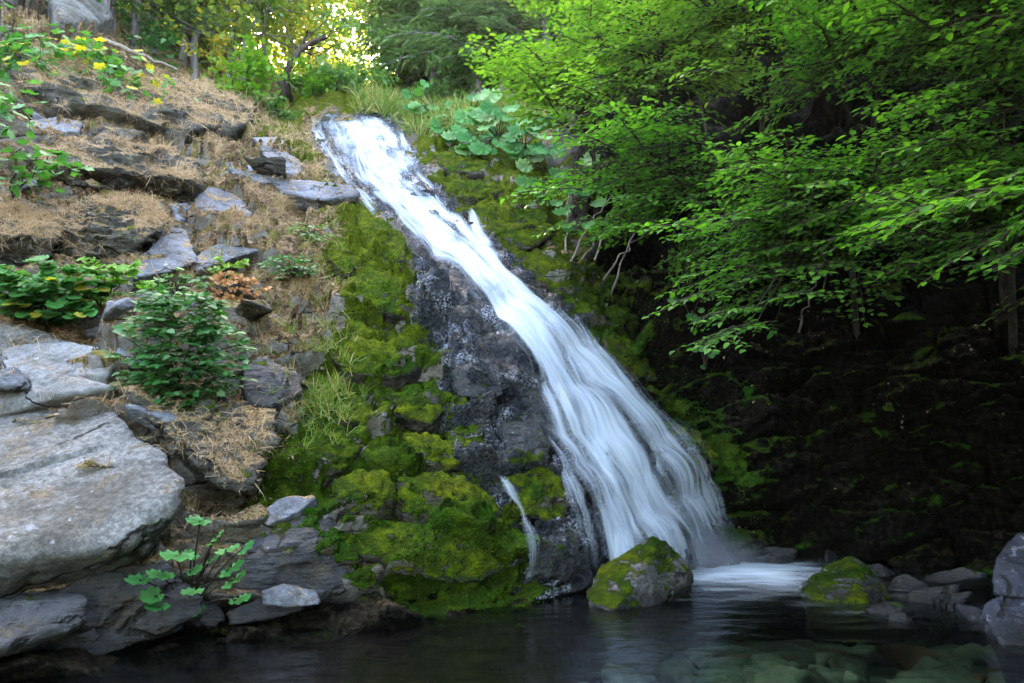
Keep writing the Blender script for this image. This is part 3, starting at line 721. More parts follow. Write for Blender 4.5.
px_rock("rock", [(232,612),(262,600),(300,604),(308,616),(270,624),(236,628)], M_DARK, "flat low brown stone lying along the waterline", thick=.3, off=.08, seed=8, sub=5)
px_rock("rock", [(262,596),(285,590),(318,602),(322,616),(290,618),(266,612)], M_SLAB, "pale pointed flat stone on the shore by the mossy cliff", thick=.2, off=.16, seed=9, sub=5)
px_rock("boulder", [(232,560),(262,528),(300,512),(330,520),(352,560),(345,600),(300,606),(262,602),(238,590)], M_DARK, "purplish dark rounded rock at the left foot of the mossy cliff", thick=.6, off=.02, seed=10, ridge=[(295,550,.16)], rough=.025)
px_rock("rock", [(255,520),(290,502),(318,506),(300,520),(268,532)], M_SLAB, "pale grey tip of rock resting on the purplish dark rock", thick=.3, off=.12, seed=11, sub=5)
# ledge blocks right of the big boulder
px_rock("rock_ledge", [(118,420),(150,414),(230,418),(280,432),(284,446),(268,478),(262,520),(214,505),(170,470),(130,440)], M_LEDGE, "broad straw-topped ledge between the huge boulder and the moss", thick=.7, off=.12, ridge=[(230,440,.10),(170,432,.06)], seed=12, strata=.06, cat="ledge")
px_rock("rock", [(118,434,0),(150,428,0),(232,436,0),(284,450,0),(266,462,.06),(200,456,.06),(140,448,.06)], M_SLAB, "flat grey slab capping the ledge right of the huge boulder", thick=.14, off=.24, seed=13, soft=40)
px_rock("rock", [(240,386),(256,380),(292,390),(294,412),(270,424),(244,416)], M_DARK, "blocky brown rock under the grass, right of the leafy bush", thick=.55, off=.24, ridge=[(262,396,.1)], seed=14, sub=5)
px_rock("rock", [(-10,336),(20,326),(56,344),(92,356),(70,372),(20,380),(-20,372)], M_GREY, "smooth grey rock behind the cracked pale rock", thick=.5, off=.08, ridge=[(20,350,.1)], seed=15)
px_rock("rock", [(4,372),(50,352),(104,362),(122,382),(110,396),(60,400),(14,396)], M_CRACK, "pale rock crossed by a net of cracks", thick=.5, off=.20, ridge=[(60,368,.06)], seed=16, soft=34)
px_rock("rock", [(-20,404),(40,398),(86,402),(120,412),(80,424),(-20,430)], M_CRACK, "thin flat pale rock between cracked rock and huge boulder", thick=.4, off=.22, seed=17, sub=5)
px_rock("rock", [(122,300),(160,290),(204,298),(196,314),(150,322),(120,318)], M_SLAB, "pale flat rock between the two leafy bushes", thick=.25, off=.1, seed=18, sub=5)
px_rock("rock", [(108,322),(132,310),(160,326),(150,346),(116,348)], M_CRACK, "small pale rock at the left edge of the dense bush", thick=.3, off=.1, seed=19, sub=5)
# slabs on the slope
px_rock("rock_slab", [(132,272),(170,236),(184,238),(182,262),(196,270),(170,282),(134,284)], M_SLAB, "long tilted blue-grey slab pointing up the slope", thick=.25, off=0.21, seed=20, cat="slab")
px_rock("rock_slab", [(186,266),(214,250),(252,248),(262,258),(226,266),(196,276)], M_SLAB, "grey slab right of the tilted slab", thick=.25, off=0.16, seed=21, cat="slab", sub=5)
px_rock("rock_slab", [(192,196),(214,190),(240,202),(252,220),(222,222),(192,212)], M_SLAB, "smooth blue-grey slab in the middle of the dry slope", thick=.25, off=0.14, seed=22, cat="slab", sub=5)
px_rock("rock_slab", [(222,168),(262,172),(296,186),(262,188),(230,178)], M_SLAB, "narrow pale slab below the grassy lip", thick=.3, off=0.18, seed=23, cat="slab", sub=5)
px_rock("rock_slab", [(268,186),(300,186),(356,196),(362,206),(320,208),(280,196)], M_SLAB, "long pale slab running toward the water's upper edge", thick=.3, off=0.19, seed=24, cat="slab", sub=5)
px_rock("rock_slab", [(258,160),(284,160),(302,172),(300,184),(276,178)], M_SLAB, "small pale slab left of the fall's upper edge", thick=.25, off=0.22, seed=25, cat="slab", sub=5)
px_rock("rock_slab", [(250,146),(278,146),(292,158),(262,160)], M_SLAB, "highest little pale slab beside the mossy lip", thick=.2, off=0.20, seed=26, cat="slab", sub=5)
px_rock("rock_slab", [(30,140),(60,136),(82,142),(78,152),(40,152)], M_SLAB, "flat bluish slab under the drooping maple sprays", thick=.2, off=0.22, seed=27, cat="slab", sub=5)
px_rock("rock_slab", [(112,160),(136,158),(142,170),(118,172)], M_SLAB, "small bluish slab above the middle ledge", thick=.2, off=0.22, seed=28, cat="slab", sub=4)
px_rock("rock_slab", [(96,170),(128,168),(142,176),(120,182),(98,178)], M_SLAB, "pale slab lying on the middle ledge", thick=.2, off=.3, seed=29, cat="slab", sub=4)
px_rock("rock", [(168,210),(186,208),(196,220),(176,226)], M_SLAB, "small square rock below the middle ledge's right end", thick=.3, off=.12, seed=30, sub=4)
# dark overhanging ledges
px_rock("rock_ledge", [(40,78),(90,84),(140,100),(156,116),(176,130),(205,140),(212,152),(180,158),(120,146),(60,136),(20,120)], M_LEDGE, "dark overhanging ledge under the drooping maple sprays", thick=1.0, off=.30, seed=31, strata=.12, cat="ledge")
px_rock("rock_ledge", [(150,100),(190,96),(240,104),(252,120),(248,140),(200,156),(160,140)], M_LEDGE, "straw-covered ledge of upright blocks left of the curved tree", thick=1.0, off=.22, seed=32, strata=.08, cat="ledge")
px_rock("rock_ledge", [(30,176),(100,170),(170,178),(192,184),(190,206),(160,200),(80,196),(34,190)], M_LEDGE, "dark middle ledge with pale slabs on it", thick=.8, off=.26, seed=33, strata=.06, cat="ledge")
px_rock("rock_ledge", [(56,232),(100,214),(150,222),(170,236),(150,262),(90,256),(60,250)], M_LEDGE, "hollow-fronted ledge just above the leafy bushes", thick=.8, off=.22, seed=34, strata=.1, cat="ledge")
px_rock("rock_ledge", [(-30,236),(30,226),(62,240),(50,262),(0,270),(-30,264)], M_LEDGE, "mossy ledge at the left edge above the leafy bush", thick=.8, off=.2, seed=35, strata=.06, cat="ledge")
px_rock("boulder", [(42,14),(70,6),(96,14),(106,34),(92,46),(50,38)], M_GREY, "weathered grey boulder high on the left by a tree", thick=1.2, off=.5, seed=36, ridge=[(72,20,.3)], sub=5)
px_rock("boulder", [(-20,-6),(0,-10),(14,6),(10,22),(-20,24)], M_GREY, "grey boulder cut by the frame at the top left corner", thick=1.2, off=.5, seed=37, sub=5)
px_rock("rock", [(196,92),(214,88),(234,94),(236,108),(206,108)], M_LEDGE, "grey broken block on the rim beside the yellow shrub", thick=.6, off=.3, seed=38, sub=5)
# mossy outcrops that bulge from the cliff and shade the moss under them
M_CUSH = make_rock_mat("moss_cushion_rock", (.04, .035, .03), (.12, .10, .07), (.07, .06, .03), moss=.60, crackscale=1.8, strata=1.0, bump=.09, rough=.6)
for kx, (pl, of, lab) in enumerate([
    ([(320,352),(360,344),(410,356),(424,372),(400,384),(340,378)], .20, "mossy shelf jutting from the cliff level with the green grass"),
    ([(356,214),(384,222),(408,244),(406,270),(380,262),(358,240)], .16, "yellow-green moss hump beside the upper fall"),
    ([(344,282),(380,276),(412,296),(420,318),(390,322),(350,306)], .18, "moss hump halfway down the left of the fall"),
    ([(330,240),(352,246),(362,268),(346,280),(326,262)], .12, "small golden moss hump at the cliff's upper left"),
    ([(386,398),(430,392),(446,412),(430,432),(396,424)], .22, "rounded moss knob left of the black wet rock"),
    ([(296,396),(334,386),(372,398),(380,424),(340,428),(300,420)], .14, "broad moss hump right of the blocky brown rock"),
    ([(330,492),(352,482),(384,484),(396,502),(372,520),(336,514)], .24, "round bright moss knob at mid height of the lower cliff"),
    ([(392,486),(440,476),(482,494),(498,520),(450,530),(400,520)], .20, "wide dark moss shelf left of the thin trickle"),
    ([(300,440),(340,436),(362,458),(340,476),(300,466)], .14, "moss hump above the purplish dark rock"),
    ([(400,440),(440,438),(470,462),(452,476),(410,470)], .14, "moss bulge below the rounded moss knob"),
    ([(356,542),(420,532),(470,546),(510,572),(480,588),(400,580),(360,566)], .20, "long moss shelf just above the waterline"),
    ([(300,540),(340,530),(366,544),(360,570),(310,570)], .12, "dark moss hump over the purplish dark rock"),
    ([(462,212),(500,206),(545,212),(562,236),(530,254),(486,240)], .22, "golden moss cushion right of the upper fall"),
    ([(430,158),(462,154),(490,166),(486,180),(446,176)], .25, "upper mossy shelf right of the fall"),
    ([(440,186),(480,184),(506,196),(480,204),(446,200)], .25, "lower mossy shelf right of the fall"),
    ([(520,262),(560,258),(588,284),(570,300),(536,288)], .14, "moss bulge below the golden moss cushion"),
    ([(600,330),(640,340),(668,372),(640,380),(608,360)], .14, "dim moss bulge right of the fall's middle"),
    ([(664,420),(700,432),(724,470),(700,476),(672,450)], .14, "dim moss bulge right of the fall's lower part"),
    ([(444,372),(480,366),(508,384),(500,404),(458,400)], .14, "wet black rock bulge left of the fall's middle"),
    ([(500,420),(540,414),(556,446),(540,470),(506,456)], .16, "dark knob between the wet rock and the fall"),
    ([(508,480),(550,470),(572,500),(560,530),(520,520)], .14, "black mossy knob right of the thin trickle's top"),
    ([(530,540),(568,530),(584,556),(572,580),(536,576)], .12, "black rock at the waterline between the thin trickle and main fall"),
    ([(430,250),(462,246),(486,272),(476,296),(440,286)], .10, "wet black hump left of the narrow part of the fall")]):
    px_rock("mossy_outcrop", pl, M_CUSH if kx not in (18, 19, 21, 22) else M_WETR, lab, thick=.6, off=of * .55, ridge=[(np.mean([q[0] for q in pl]), np.mean([q[1] for q in pl]) - 3, .05)], rough=.07, nscale=2.4, seed=300 + kx, sub=5, cat="outcrop", soft=22)
# pool boulders
rg = np.random.default_rng(8); bsrc = []
for kx in range(70):
    if kx < 6:
        pts = [rg.normal(size=3) * [1, .8, .6] for _ in range(11)]
        o = rock("rock", np.array(pts) * .13, M_LEDGE if kx < 4 else M_SLAB, "small angular brown rock half buried in the slope left of the moss" if kx < 4 else "small pale grey stone half buried in the slope left of the moss", "rock", sub=4, seed=200 + kx, group="small rocks on the left slope"); bsrc.append(o)
    else:
        o = bsrc[kx % 6].copy(); COL.objects.link(o)
    x, y = scatter(1, np.clip(LITT + STRAWB, 0, 1) * (1 - wet_m) * (1 - MOSS_L), -20, 330, 120, 600, rg); p = G(x[0], y[0], .02)
    o.location = p; o.rotation_euler = (rg.uniform(-.4, .4), rg.uniform(-.4, .4), rg.uniform(0, 6)); k_ = rg.uniform(.5, 2.0) * p[1] / 8; o.scale = (k_, k_, k_ * .8)
rock("boulder", [U(584,592,6.75),U(600,565,7.0),U(630,547,7.1),U(652,535,7.15),U(672,545,7.2),U(692,566,7.15),U(692,578,7.0),U(668,600,6.75),U(640,608,6.55),U(612,612,6.4),U(590,606,6.5),
      U(600,640,6.9),U(690,620,7.4),U(640,560,7.7),U(655,556,6.85)], M_MOSSB, "mossy wedge-shaped boulder in front of the fall", "boulder", rough=.02, seed=41, soft=34)
rock("boulder", [U(798,588,7.2),U(818,568,7.4),U(850,556,7.5),U(870,566,7.4),U(886,596,7.1),U(902,612,6.9),U(880,620,6.8),U(868,618,6.6),U(810,600,6.9),U(808,636,7.0),U(885,650,7.2),U(855,585,8.1),U(860,580,6.95)], M_MOSSB, "half-mossy boulder with a bare purple flank in the right of the pool", "boulder", rough=.022, seed=42, soft=34)
rock("boulder", [U(990,580,5.8),U(996,556,5.9),U(1014,536,6.0),U(1050,520,6.1),U(1100,540,6.0),U(1090,600,5.8),U(1010,598,5.6),U(1050,570,6.9),U(994,596,5.75)], M_PURP, "rounded wet bluish boulder at the right edge, on another", "boulder", rough=.02, seed=43)
rock("boulder", [U(982,606,5.6),U(1000,594,5.7),U(1060,590,5.7),U(1110,620,5.4),U(1040,660,5.2),U(1004,648,5.3),U(985,634,5.5),U(1010,690,5.6),U(1060,640,6.4)], M_PURP, "wet blue rock under the rounded boulder at the right edge", "boulder", rough=.025, seed=44)
for k, (x, y, r, lab, mt) in enumerate([
    (932,594,.17,"brownish stone standing in the shallows right of the half-mossy boulder",M_DARK),(960,600,.12,"dark stone in the shallows nearest the bluish boulders",M_DARK),
    (893,606,.10,"small stone touching the right foot of the half-mossy boulder",M_DARK),(905,582,.16,"flat dark stone at the back of the shallows",M_DARK),
    (950,580,.2,"low stone by the right bank behind the brownish stone",M_DARK),(905,612,.09,"tiny pebble at the waterline by the half-mossy boulder",M_DARK),
    (832,550,.16,"dark boulder at the far shore behind the half-mossy boulder",M_PURP),(975,612,.14,"wet stone at the left foot of the bluish boulders",M_PURP),
    (770,556,.14,"pale wet stone on the far shore at the fall's right end",M_DARK),(745,548,.18,"reddish wet stone beside the foot of the main fall",M_DARK),
    (878,570,.13,"stone half sunk behind the half-mossy boulder",M_DARK)]):
    c = on_water(x, y + 8); rg = np.random.default_rng(100 + k)
    pts = [c + rg.normal(size=3) * [1, .8, .55] * r * .9 + [0, 0, r * .15] for _ in range(14)]
    rock("rock", pts, mt, lab, "rock", sub=4, seed=60 + k)
# stones on the stream bed
bed_src = None
rg = np.random.default_rng(5)
bedgroup = "stones on the bed of the pool"
t = NT("bed_stone"); oi = t.n("ObjectInfo").outputs["Random"]
cc = t.mix(oi, (.09, .14, .10), (.17, .21, .14)); cc = t.mix(t.ramp(oi, .86, .88), cc, (.28, .14, .06)); cc = t.mix(t.ramp(t.noise(14, 5), .45, .6), cc, t.mix(.5, cc, (.05, .06, .05)))
M_BST = t.fin(t.pbr(cc, .7))
prot = []
for k in range(5):
    pts = [rg.normal(size=3) * [1, .8, .4] * .11 for _ in range(14)]
    o = rock("bed_stone", pts, M_BST, "pale green stone seen through the water on the pool bed", "stone", sub=3, seed=90 + k, group=bedgroup); prot.append(o)
for k in range(120):
    o = prot[k] if k < 5 else prot[k % 5].copy()
    if k >= 5: COL.objects.link(o)
    px = rg.uniform(560, 1030); py = rg.uniform(615, 690); c = on_water(px, py) * [1.2, 1.2, 0]
    z = -.75 + .35 * sstep(0.5, 4.5, c[0]) * sstep(9, 4, c[1])
    o.location = (c[0], c[1], z + .05); o.rotation_euler = (0, 0, rg.uniform(0, 6)); sc_ = rg.uniform(.6, 1.9); o.scale = (sc_, sc_, sc_)

# ------------------------------------------------------------------ loose cover: moss, straw, grass, litter
def hits(px, py):
    bpy.context.view_layer.update(); dg = bpy.context.evaluated_depsgraph_get(); o = Vector(CAM)
    T = unproj(px, py, 5.0) - CAM; pos, nor, ok, nm = [], [], [], []
    for d in T:
        h = scene.ray_cast(dg, o, Vector(d))
        n_ = h[4].name if h[0] else ''
        ok.append(bool(h[0]) and (n_.startswith(('hillside', 'rock', 'mossy_outcrop', 'boulder'))))
        pos.append(tuple(h[1])); nor.append(tuple(h[2])); nm.append(n_)
    pos = np.array(pos); nor = np.array(nor); s_ = np.sign((nor * (CAM - pos)).sum(1)); s_[s_ == 0] = 1
    return pos, nor * s_[:, None], np.array(ok), np.array(nm)
def cover_straw(name, n, m, x0, x1, y0, y1, ln, mat, up=.35, wid=.035, label="", per=7, var=None, droop=.5, lean=1.0):
    px, py = scatter(n, m, x0, x1, y0, y1); b, nr, ok, nm = hits(px, py)
    bare_rock = np.array([x.startswith(('boulder', 'rock_slab')) or (x.startswith('rock') and not x.startswith('rock_ledge')) for x in nm])
    ok &= (nr[:, 2] > .12) & ~(bare_rock & (RNG.random(len(b)) < .88)) & ~np.array([x.startswith('boulder') for x in nm]); b = b[ok]; nr = nr[ok]; Dm = b[:, 1]
    mb = MB()
    for k in range(per):
        d = nrm(RNG.normal(size=b.shape) * lean + nr * up + np.array([0, 0, up])); s = ln * RNG.uniform(.5, 1.3, len(b)) * np.clip(Dm / 8, .8, 2)
        side = nrm(np.cross(d, RNG.normal(size=b.shape))) * (wid * s)[:, None] * .5
        mid = b + RNG.normal(size=b.shape) * .03 + d * (s * .55)[:, None]; st = b + (mid - b) * 0
        tip = mid + nrm(d + np.array([0, 0, -droop])) * (s * .5)[:, None]
        V = np.stack([st - side, st + side, mid + side * .8, mid - side * .8, tip], 1).reshape(-1, 3)
        i = np.arange(len(b))[:, None] * 5
        v_ = RNG.random(len(b)) if var is None else np.clip(RNG.normal(var, .15, len(b)), 0, 1)
        mb.add(V, i + np.array([[0, 1, 2, 3]]), np.repeat(v_, 5))
        mb.f.setdefault(3, []).append(i + np.array([[3, 2, 4]]) + mb.n - len(V))
    return tag(mb.build(name, mat, smooth=False), label, kind='stuff')
bare = 1 - np.clip(wet_m + MOSS_L * .9, 0, 1)
patch = np.clip(.5 + 1.6 * perlin(P, 1.3, 77), 0, 1)
cover_straw("dry_grass", 17000, LITT * bare * patch, -60, 360, 20, 390, .13, M_STRAW, up=.22, wid=.022, label="pale dry grass and pine needles strewn over the left slope")
cover_straw("dry_grass", 2600, STRAWB * bare * patch, -20, 340, 250, 600, .14, M_STRAW, up=.25, wid=.03, label="tangled dead grass hanging between the lower left rocks", droop=1.2)
GR = poly_mask([(270,330),(330,300),(350,380),(330,440),(285,430)], 4, 6); GR2 = poly_mask([(200,250),(330,230),(330,330),(230,330)], 5, 8)
cover_straw("green_grass", 800, GR, 250, 370, 290, 450, .17, M_GRASS, up=.8, wid=.04, label="fresh green grass tufts at the left edge of the moss", lean=.6)
cover_straw("green_grass", 500, GR2 * patch, 180, 350, 220, 340, .13, M_GRASS, up=.7, wid=.04, label="mixed green and straw grass above the leafy bush", lean=.6)
CR = poly_mask([(360,100),(480,95),(560,110),(480,135),(420,130),(375,122)], 3, 4)
cover_straw("green_grass", 1500, CR, 340, 570, 85, 145, .22, M_GRASS, up=.8, wid=.06, label="grassy strip on the lip right of the fall's crest", lean=.6)
# moss tips
mossw = np.clip(MOSS_L + MOSS_T + MOSS_R * .8, 0, 1) * sstep(.30, .5, mpatch) * sstep(.3, .62, .5 + .9 * fbm(P, 3.1, 3, 5) + .15)
px, py = scatter(36000, mossw, 230, 790, 110, 608)
b, nr, ok, nm = hits(px, py); ok &= ~np.array([x.startswith(('boulder', 'rock')) for x in nm]); b, nr, px, py = b[ok], nr[ok], px[ok], py[ok]; dm = nrm(nr * 1.0 + RNG.normal(size=b.shape) * .8 + [0, 0, .25])
hv = np.clip(samp(hue_m, px, py) * .9 + .15 + .5 * perlin(b, 2.2, 3) + RNG.normal(size=len(px)) * .12, 0, 1)
mb = MB(); put_leaves(mb, b, dm, RNG.normal(size=b.shape), .022 * np.clip(b[:, 1] / 8, .7, 2) * RNG.uniform(.6, 1.4, len(b)), hv, shape=np.array([[-.22, 0, 0], [.22, 0, 0], [0, 1, 0]]), faces=np.array([[0, 1, 2]]))
tag(mb.build("moss", M_MOSST, smooth=False), "cushions of yellow green moss covering the cliff either side of the fall", kind='stuff')
# dead leaves on the dark bank and elsewhere
px, py = scatter(520, RIGHT * np.clip(.15 + 1.8 * perlin(P, 1.1, 13), 0, 1), 560, 1080, 180, 560)
b = G(px, py, .02); nr = samp(NN, px, py); mb = MB()
put_leaves(mb, b, np.cross(nr, RNG.normal(size=b.shape)), nr + RNG.normal(size=b.shape) * .5, .04 * RNG.uniform(.4, 1.3, len(b)), asp=1.2)
tag(mb.build("fallen_leaves", M_DEAD), "pale dead leaves scattered on the dark right bank", kind='stuff')
px, py = scatter(1500, LITT * .8 + STRAWB * .6, -20, 340, 100, 620)
b = G(px, py, .02); nr = samp(NN, px, py); mb = MB()
put_leaves(mb, b, np.cross(nr, RNG.normal(size=b.shape)), nr + RNG.normal(size=b.shape) * .5, .05 * RNG.uniform(.5, 1.5, len(b)), asp=1.2)
tag(mb.build("fallen_leaves", M_DEAD), "brown dead leaves scattered on the dry left slope", kind='stuff')

# ------------------------------------------------------------------ leafy branches
def spray(wood, lf, p0, p1, width, leaf, rng, dens=1.0, r0=.012, flat=.22, tilt=None):
    leaf = leaf * 1.08
    """a flat spray: axis, side twigs, leaves set alternately"""
    L = np.linalg.norm(np.asarray(p1) - p0); n = max(5, int(L / .12))
    c = curve(p0, p1, sag=-.06 * L, n=n, wob=.012 * L, rng=rng)
    tube(wood, c, np.linspace(r0, r0 * .25, n), 4)
    ax_ = nrm(c[-1] - c[0]); up = np.array([0, 0, 1.0]) if tilt is None else tilt
    side = nrm(np.cross(ax_, up)); up = np.cross(side, ax_)
    m = max(4, int(L / (.085 / dens)))
    for k in range(m):
        t_ = (k + .5) / m; i = t_ * (n - 1); i0 = min(int(i), n - 2); b = c[i0] + (c[i0 + 1] - c[i0]) * (i - i0)
        sg = 1 if k % 2 else -1
        wl = width * .5 * (math.sin(math.pi * min(1, .18 + t_ * .9)) ** .7) * rng.uniform(.6, 1.15)
        ang = rng.uniform(.7, 1.1)
        d = nrm(ax_ * math.cos(ang) + side * sg * math.sin(ang) + up * rng.normal() * .12)
        e = b + d * wl + np.array([0, 0, -.10 * wl])
        if wl > .2: tube(wood, np.array([b, (b + e) / 2 + up * .01, e]), [r0 * .35, r0 * .25, r0 * .12], 3)
        q = max(2, int(wl / (leaf * .62)))
        tt = (np.arange(q) + .6) / q
        pb = b + (e - b) * tt[:, None]
        sd = np.cross(d, up); al = np.where(np.arange(q) % 2, 1, -1)
        dl = nrm(d[None] * .75 + sd[None] * al[:, None] * .8 + rng.normal(size=(q, 3)) * .22 + [0, 0, -.12])
        nl = up[None] + rng.normal(size=(q, 3)) * flat
        put_leaves(lf, pb, dl, nl, leaf * rng.uniform(.6, 1.25, q), rng.random(q), asp=1.15)
    return c
def maple(name, base, trunk_pts, tips, label, mat, cat="tree", group=None, leaf=.085, width=.95, nsub=5, rng=None, rt=.045, slen=(.8, 1.3)):
    rng = rng or np.random.default_rng(1)
    root = empty(name, tuple(base), label, cat, group)
    wood, lf, br = MB(), MB(), MB()
    tp = np.array([base] + list(trunk_pts)); n = 24
    k = np.linspace(0, len(tp) - 1, n); tr_ = np.stack([np.interp(k, np.arange(len(tp)), tp[:, j]) for j in range(3)], -1)
    for _ in range(3): tr_[1:-1] = (tr_[:-2] + 2 * tr_[1:-1] + tr_[2:]) / 4
    tube(wood, tr_, np.linspace(rt, rt * .3, n), 8)
    for tip in tips:
        tip = np.asarray(tip); d = np.linalg.norm(tr_ - tip, axis=1) + np.abs(tr_[:, 2] - (tip[2] - .3)) * .6; i = int(np.argmin(d)); i = max(i, 3)
        s0 = tr_[i]; c = curve(s0, tip, sag=-.25, n=10, wob=.06, rng=rng)
        L = np.linalg.norm(tip - s0); tube(br, c, np.linspace(min(rt * .45, .012 + .01 * L), .006, 10), 5)
        dr = nrm(tip - s0); dr[2] *= .35; dr = nrm(dr); sd = np.cross(dr, [0, 0, 1])
        for q in range(nsub):
            j = 9 - q * 2; a = rng.uniform(-.8, .8) if q else rng.uniform(-.2, .2)
            dd = nrm(dr * math.cos(a) + sd * math.sin(a) + np.array([0, 0, rng.uniform(-.25, .05)]))
            spray(br, lf, c[max(j, 3)], c[max(j, 3)] + dd * rng.uniform(*slen), width * rng.uniform(.7, 1.1), leaf, rng)
    attach(wood.build("trunk", M_BARK), root); attach(br.build("branches", M_BARK), root); attach(lf.build("crown", mat), root)
    return root
def tips_in(poly, n, d0, d1, rng):
    poly = np.array(poly, float); o = []
    x0, y0 = poly.min(0); x1, y1 = poly.max(0)
    while len(o) < n:
        x, y = rng.uniform(x0, x1), rng.uniform(y0, y1); ins = False
        for i in range(len(poly)):
            a, b = poly[i], poly[(i + 1) % len(poly)]
            if (a[1] > y) != (b[1] > y) and x < (b[0] - a[0]) * (y - a[1]) / (b[1] - a[1]) + a[0]: ins = not ins
        if ins: o.append(unproj(x, y, rng.uniform(d0, d1)))
    return o
rg = np.random.default_rng(21)
def mk(base_px, top, poly, n, d0, d1, label, mat, **kw):
    b = G(*base_px, -.1)
    maple("maple_tree", b, [b + (np.array(top[0]) - b) * .35 + [0, 0, .9], np.array(top[0]), np.array(top[1])], tips_in(poly, n, d0, d1, rg), label, mat, rng=rg, **kw)
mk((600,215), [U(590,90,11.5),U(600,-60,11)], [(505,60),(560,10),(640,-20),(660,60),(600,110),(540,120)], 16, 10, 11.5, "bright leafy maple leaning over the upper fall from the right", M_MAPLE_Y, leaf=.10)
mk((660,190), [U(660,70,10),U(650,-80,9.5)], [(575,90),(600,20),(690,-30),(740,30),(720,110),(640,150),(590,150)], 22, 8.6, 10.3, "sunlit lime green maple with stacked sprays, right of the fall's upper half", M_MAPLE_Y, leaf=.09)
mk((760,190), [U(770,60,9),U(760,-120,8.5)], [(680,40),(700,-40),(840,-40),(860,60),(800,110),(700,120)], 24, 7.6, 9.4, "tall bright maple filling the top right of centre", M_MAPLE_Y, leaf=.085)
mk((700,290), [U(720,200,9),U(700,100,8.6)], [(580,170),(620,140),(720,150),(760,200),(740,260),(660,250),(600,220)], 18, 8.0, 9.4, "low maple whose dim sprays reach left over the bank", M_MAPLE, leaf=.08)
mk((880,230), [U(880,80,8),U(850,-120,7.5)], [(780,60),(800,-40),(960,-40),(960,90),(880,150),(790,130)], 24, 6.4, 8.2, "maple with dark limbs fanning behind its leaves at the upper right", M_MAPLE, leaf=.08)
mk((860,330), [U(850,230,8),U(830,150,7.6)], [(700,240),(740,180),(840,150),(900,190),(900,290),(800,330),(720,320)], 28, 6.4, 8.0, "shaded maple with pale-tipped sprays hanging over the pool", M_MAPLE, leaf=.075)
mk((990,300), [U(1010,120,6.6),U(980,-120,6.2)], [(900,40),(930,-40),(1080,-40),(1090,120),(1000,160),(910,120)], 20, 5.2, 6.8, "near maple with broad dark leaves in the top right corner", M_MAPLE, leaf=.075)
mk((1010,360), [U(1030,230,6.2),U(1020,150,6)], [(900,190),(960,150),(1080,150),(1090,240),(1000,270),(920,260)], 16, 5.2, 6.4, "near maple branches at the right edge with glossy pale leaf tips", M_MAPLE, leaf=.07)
# crowns added past the frame, mostly unseen, to shade the right bank
for kx, (bx, by, pl, n_, d0, d1) in enumerate([((1080), 200, [(800,-90),(1100,-60),(1200,-330),(860,-330)], 62, 4.0, 7), (1300, 300, [(1050,-60),(1500,-60),(1500,-330),(1050,-330)], 40, 3.2, 6), (1300, 450, [(1080,250),(1400,250),(1400,-60),(1080,-60)], 18, 3.4, 5.6)]):
    b = G(bx, by, -.1); tp = [unproj(np.mean([q[0] for q in pl]) + 60, np.mean([q[1] for q in pl]), (d0 + d1) / 2)]
    maple("maple_tree", b, [b + [0, 0, 1.5], tp[0]], tips_in(pl, n_, d0, d1, rg), ["tall maple added mostly above the frame to shade the right bank", "unseen maple added past the right edge for shade, high crown", "unseen maple added past the right edge for shade, low crown"][kx], M_MAPLE, rng=rg, leaf=.07, width=1.2, slen=(1.2, 1.9), nsub=3)

# left side drooping maple sprays
def vine(name, p0, p1s, label, mat, leafshape, size, n_per, rng, sp=.35, upn=(0, -.4, 1), woodm=M_BARK, cat="plant", group=None, r0=.012, droop=.1, asp=1.0):
    root = empty(name, tuple(p0), label, cat, group); wood, lf = MB(), MB(); sh, fc = leafshape
    for p1 in p1s:
        c = curve(p0, p1, sag=-.12 * np.linalg.norm(np.asarray(p1) - p0), n=12, wob=.03, rng=rng)
        tube(wood, c, np.linspace(r0, r0 * .3, 12), 4)
        t_ = rng.uniform(.15, 1, n_per) ** .8; i = t_ * 11; i0 = np.minimum(i.astype(int), 10)
        b = c[i0] + (c[i0 + 1] - c[i0]) * (i - i0)[:, None]
        off = rng.normal(size=(n_per, 3)) * sp * [1, 1, .35]; e = b + off + [0, 0, -droop * sp]
        for k in range(n_per): tube(wood, np.array([b[k], (b[k] + e[k]) / 2 + [0, 0, .02], e[k]]), r0 * .18, 3)
        d = nrm(off * [1, 1, .3] + [0, 0, -.25 * sp] + rng.normal(size=off.shape) * .08)
        put_leaves(lf, e, d, np.array(upn)[None] + rng.normal(size=off.shape) * .35, size * rng.uniform(.65, 1.2, n_per), rng.random(n_per), sh, fc, asp)
    attach(wood.build("stem", woodm), root); attach(lf.build("foliage", mat), root)
    return root
MAPL = lobed(5, .1, .15, 30, .45); ROUND = lobed(9, .06, -.18, 36, .16); THIM = lobed(5, .1, .15, 30, .3)
rv = np.random.default_rng(33)
vine("maple_sapling", G(-30,60), [U(30,62,10.4),U(65,85,10.2),U(45,40,10.6),U(15,30,10.8)], "left part of the maple sprays drooping over the dark overhang", M_LOBE, MAPL, .20, 60, rv, sp=.32)
vine("maple_sapling", G(60,66), [U(110,78,11),U(130,95,11),U(160,82,11.4),U(100,60,11.2)], "yellowing maple sprays over the dark overhang's right end", leaf_mat("turning_maple_leaf", (.07,.2,.05), (.12,.3,.07), (.5,.42,.05), f2=.8), MAPL, .19, 60, rv, sp=.28)
vine("thimbleberry_plant", G(-20,150,.1), [U(5,92,7.6),U(20,104,7.7),U(28,115,7.5),U(8,130,7.5)], "big-leaved sprig at the left edge under the overhang", M_LOBE_G, MAPL, .19, 14, rv, sp=.16)
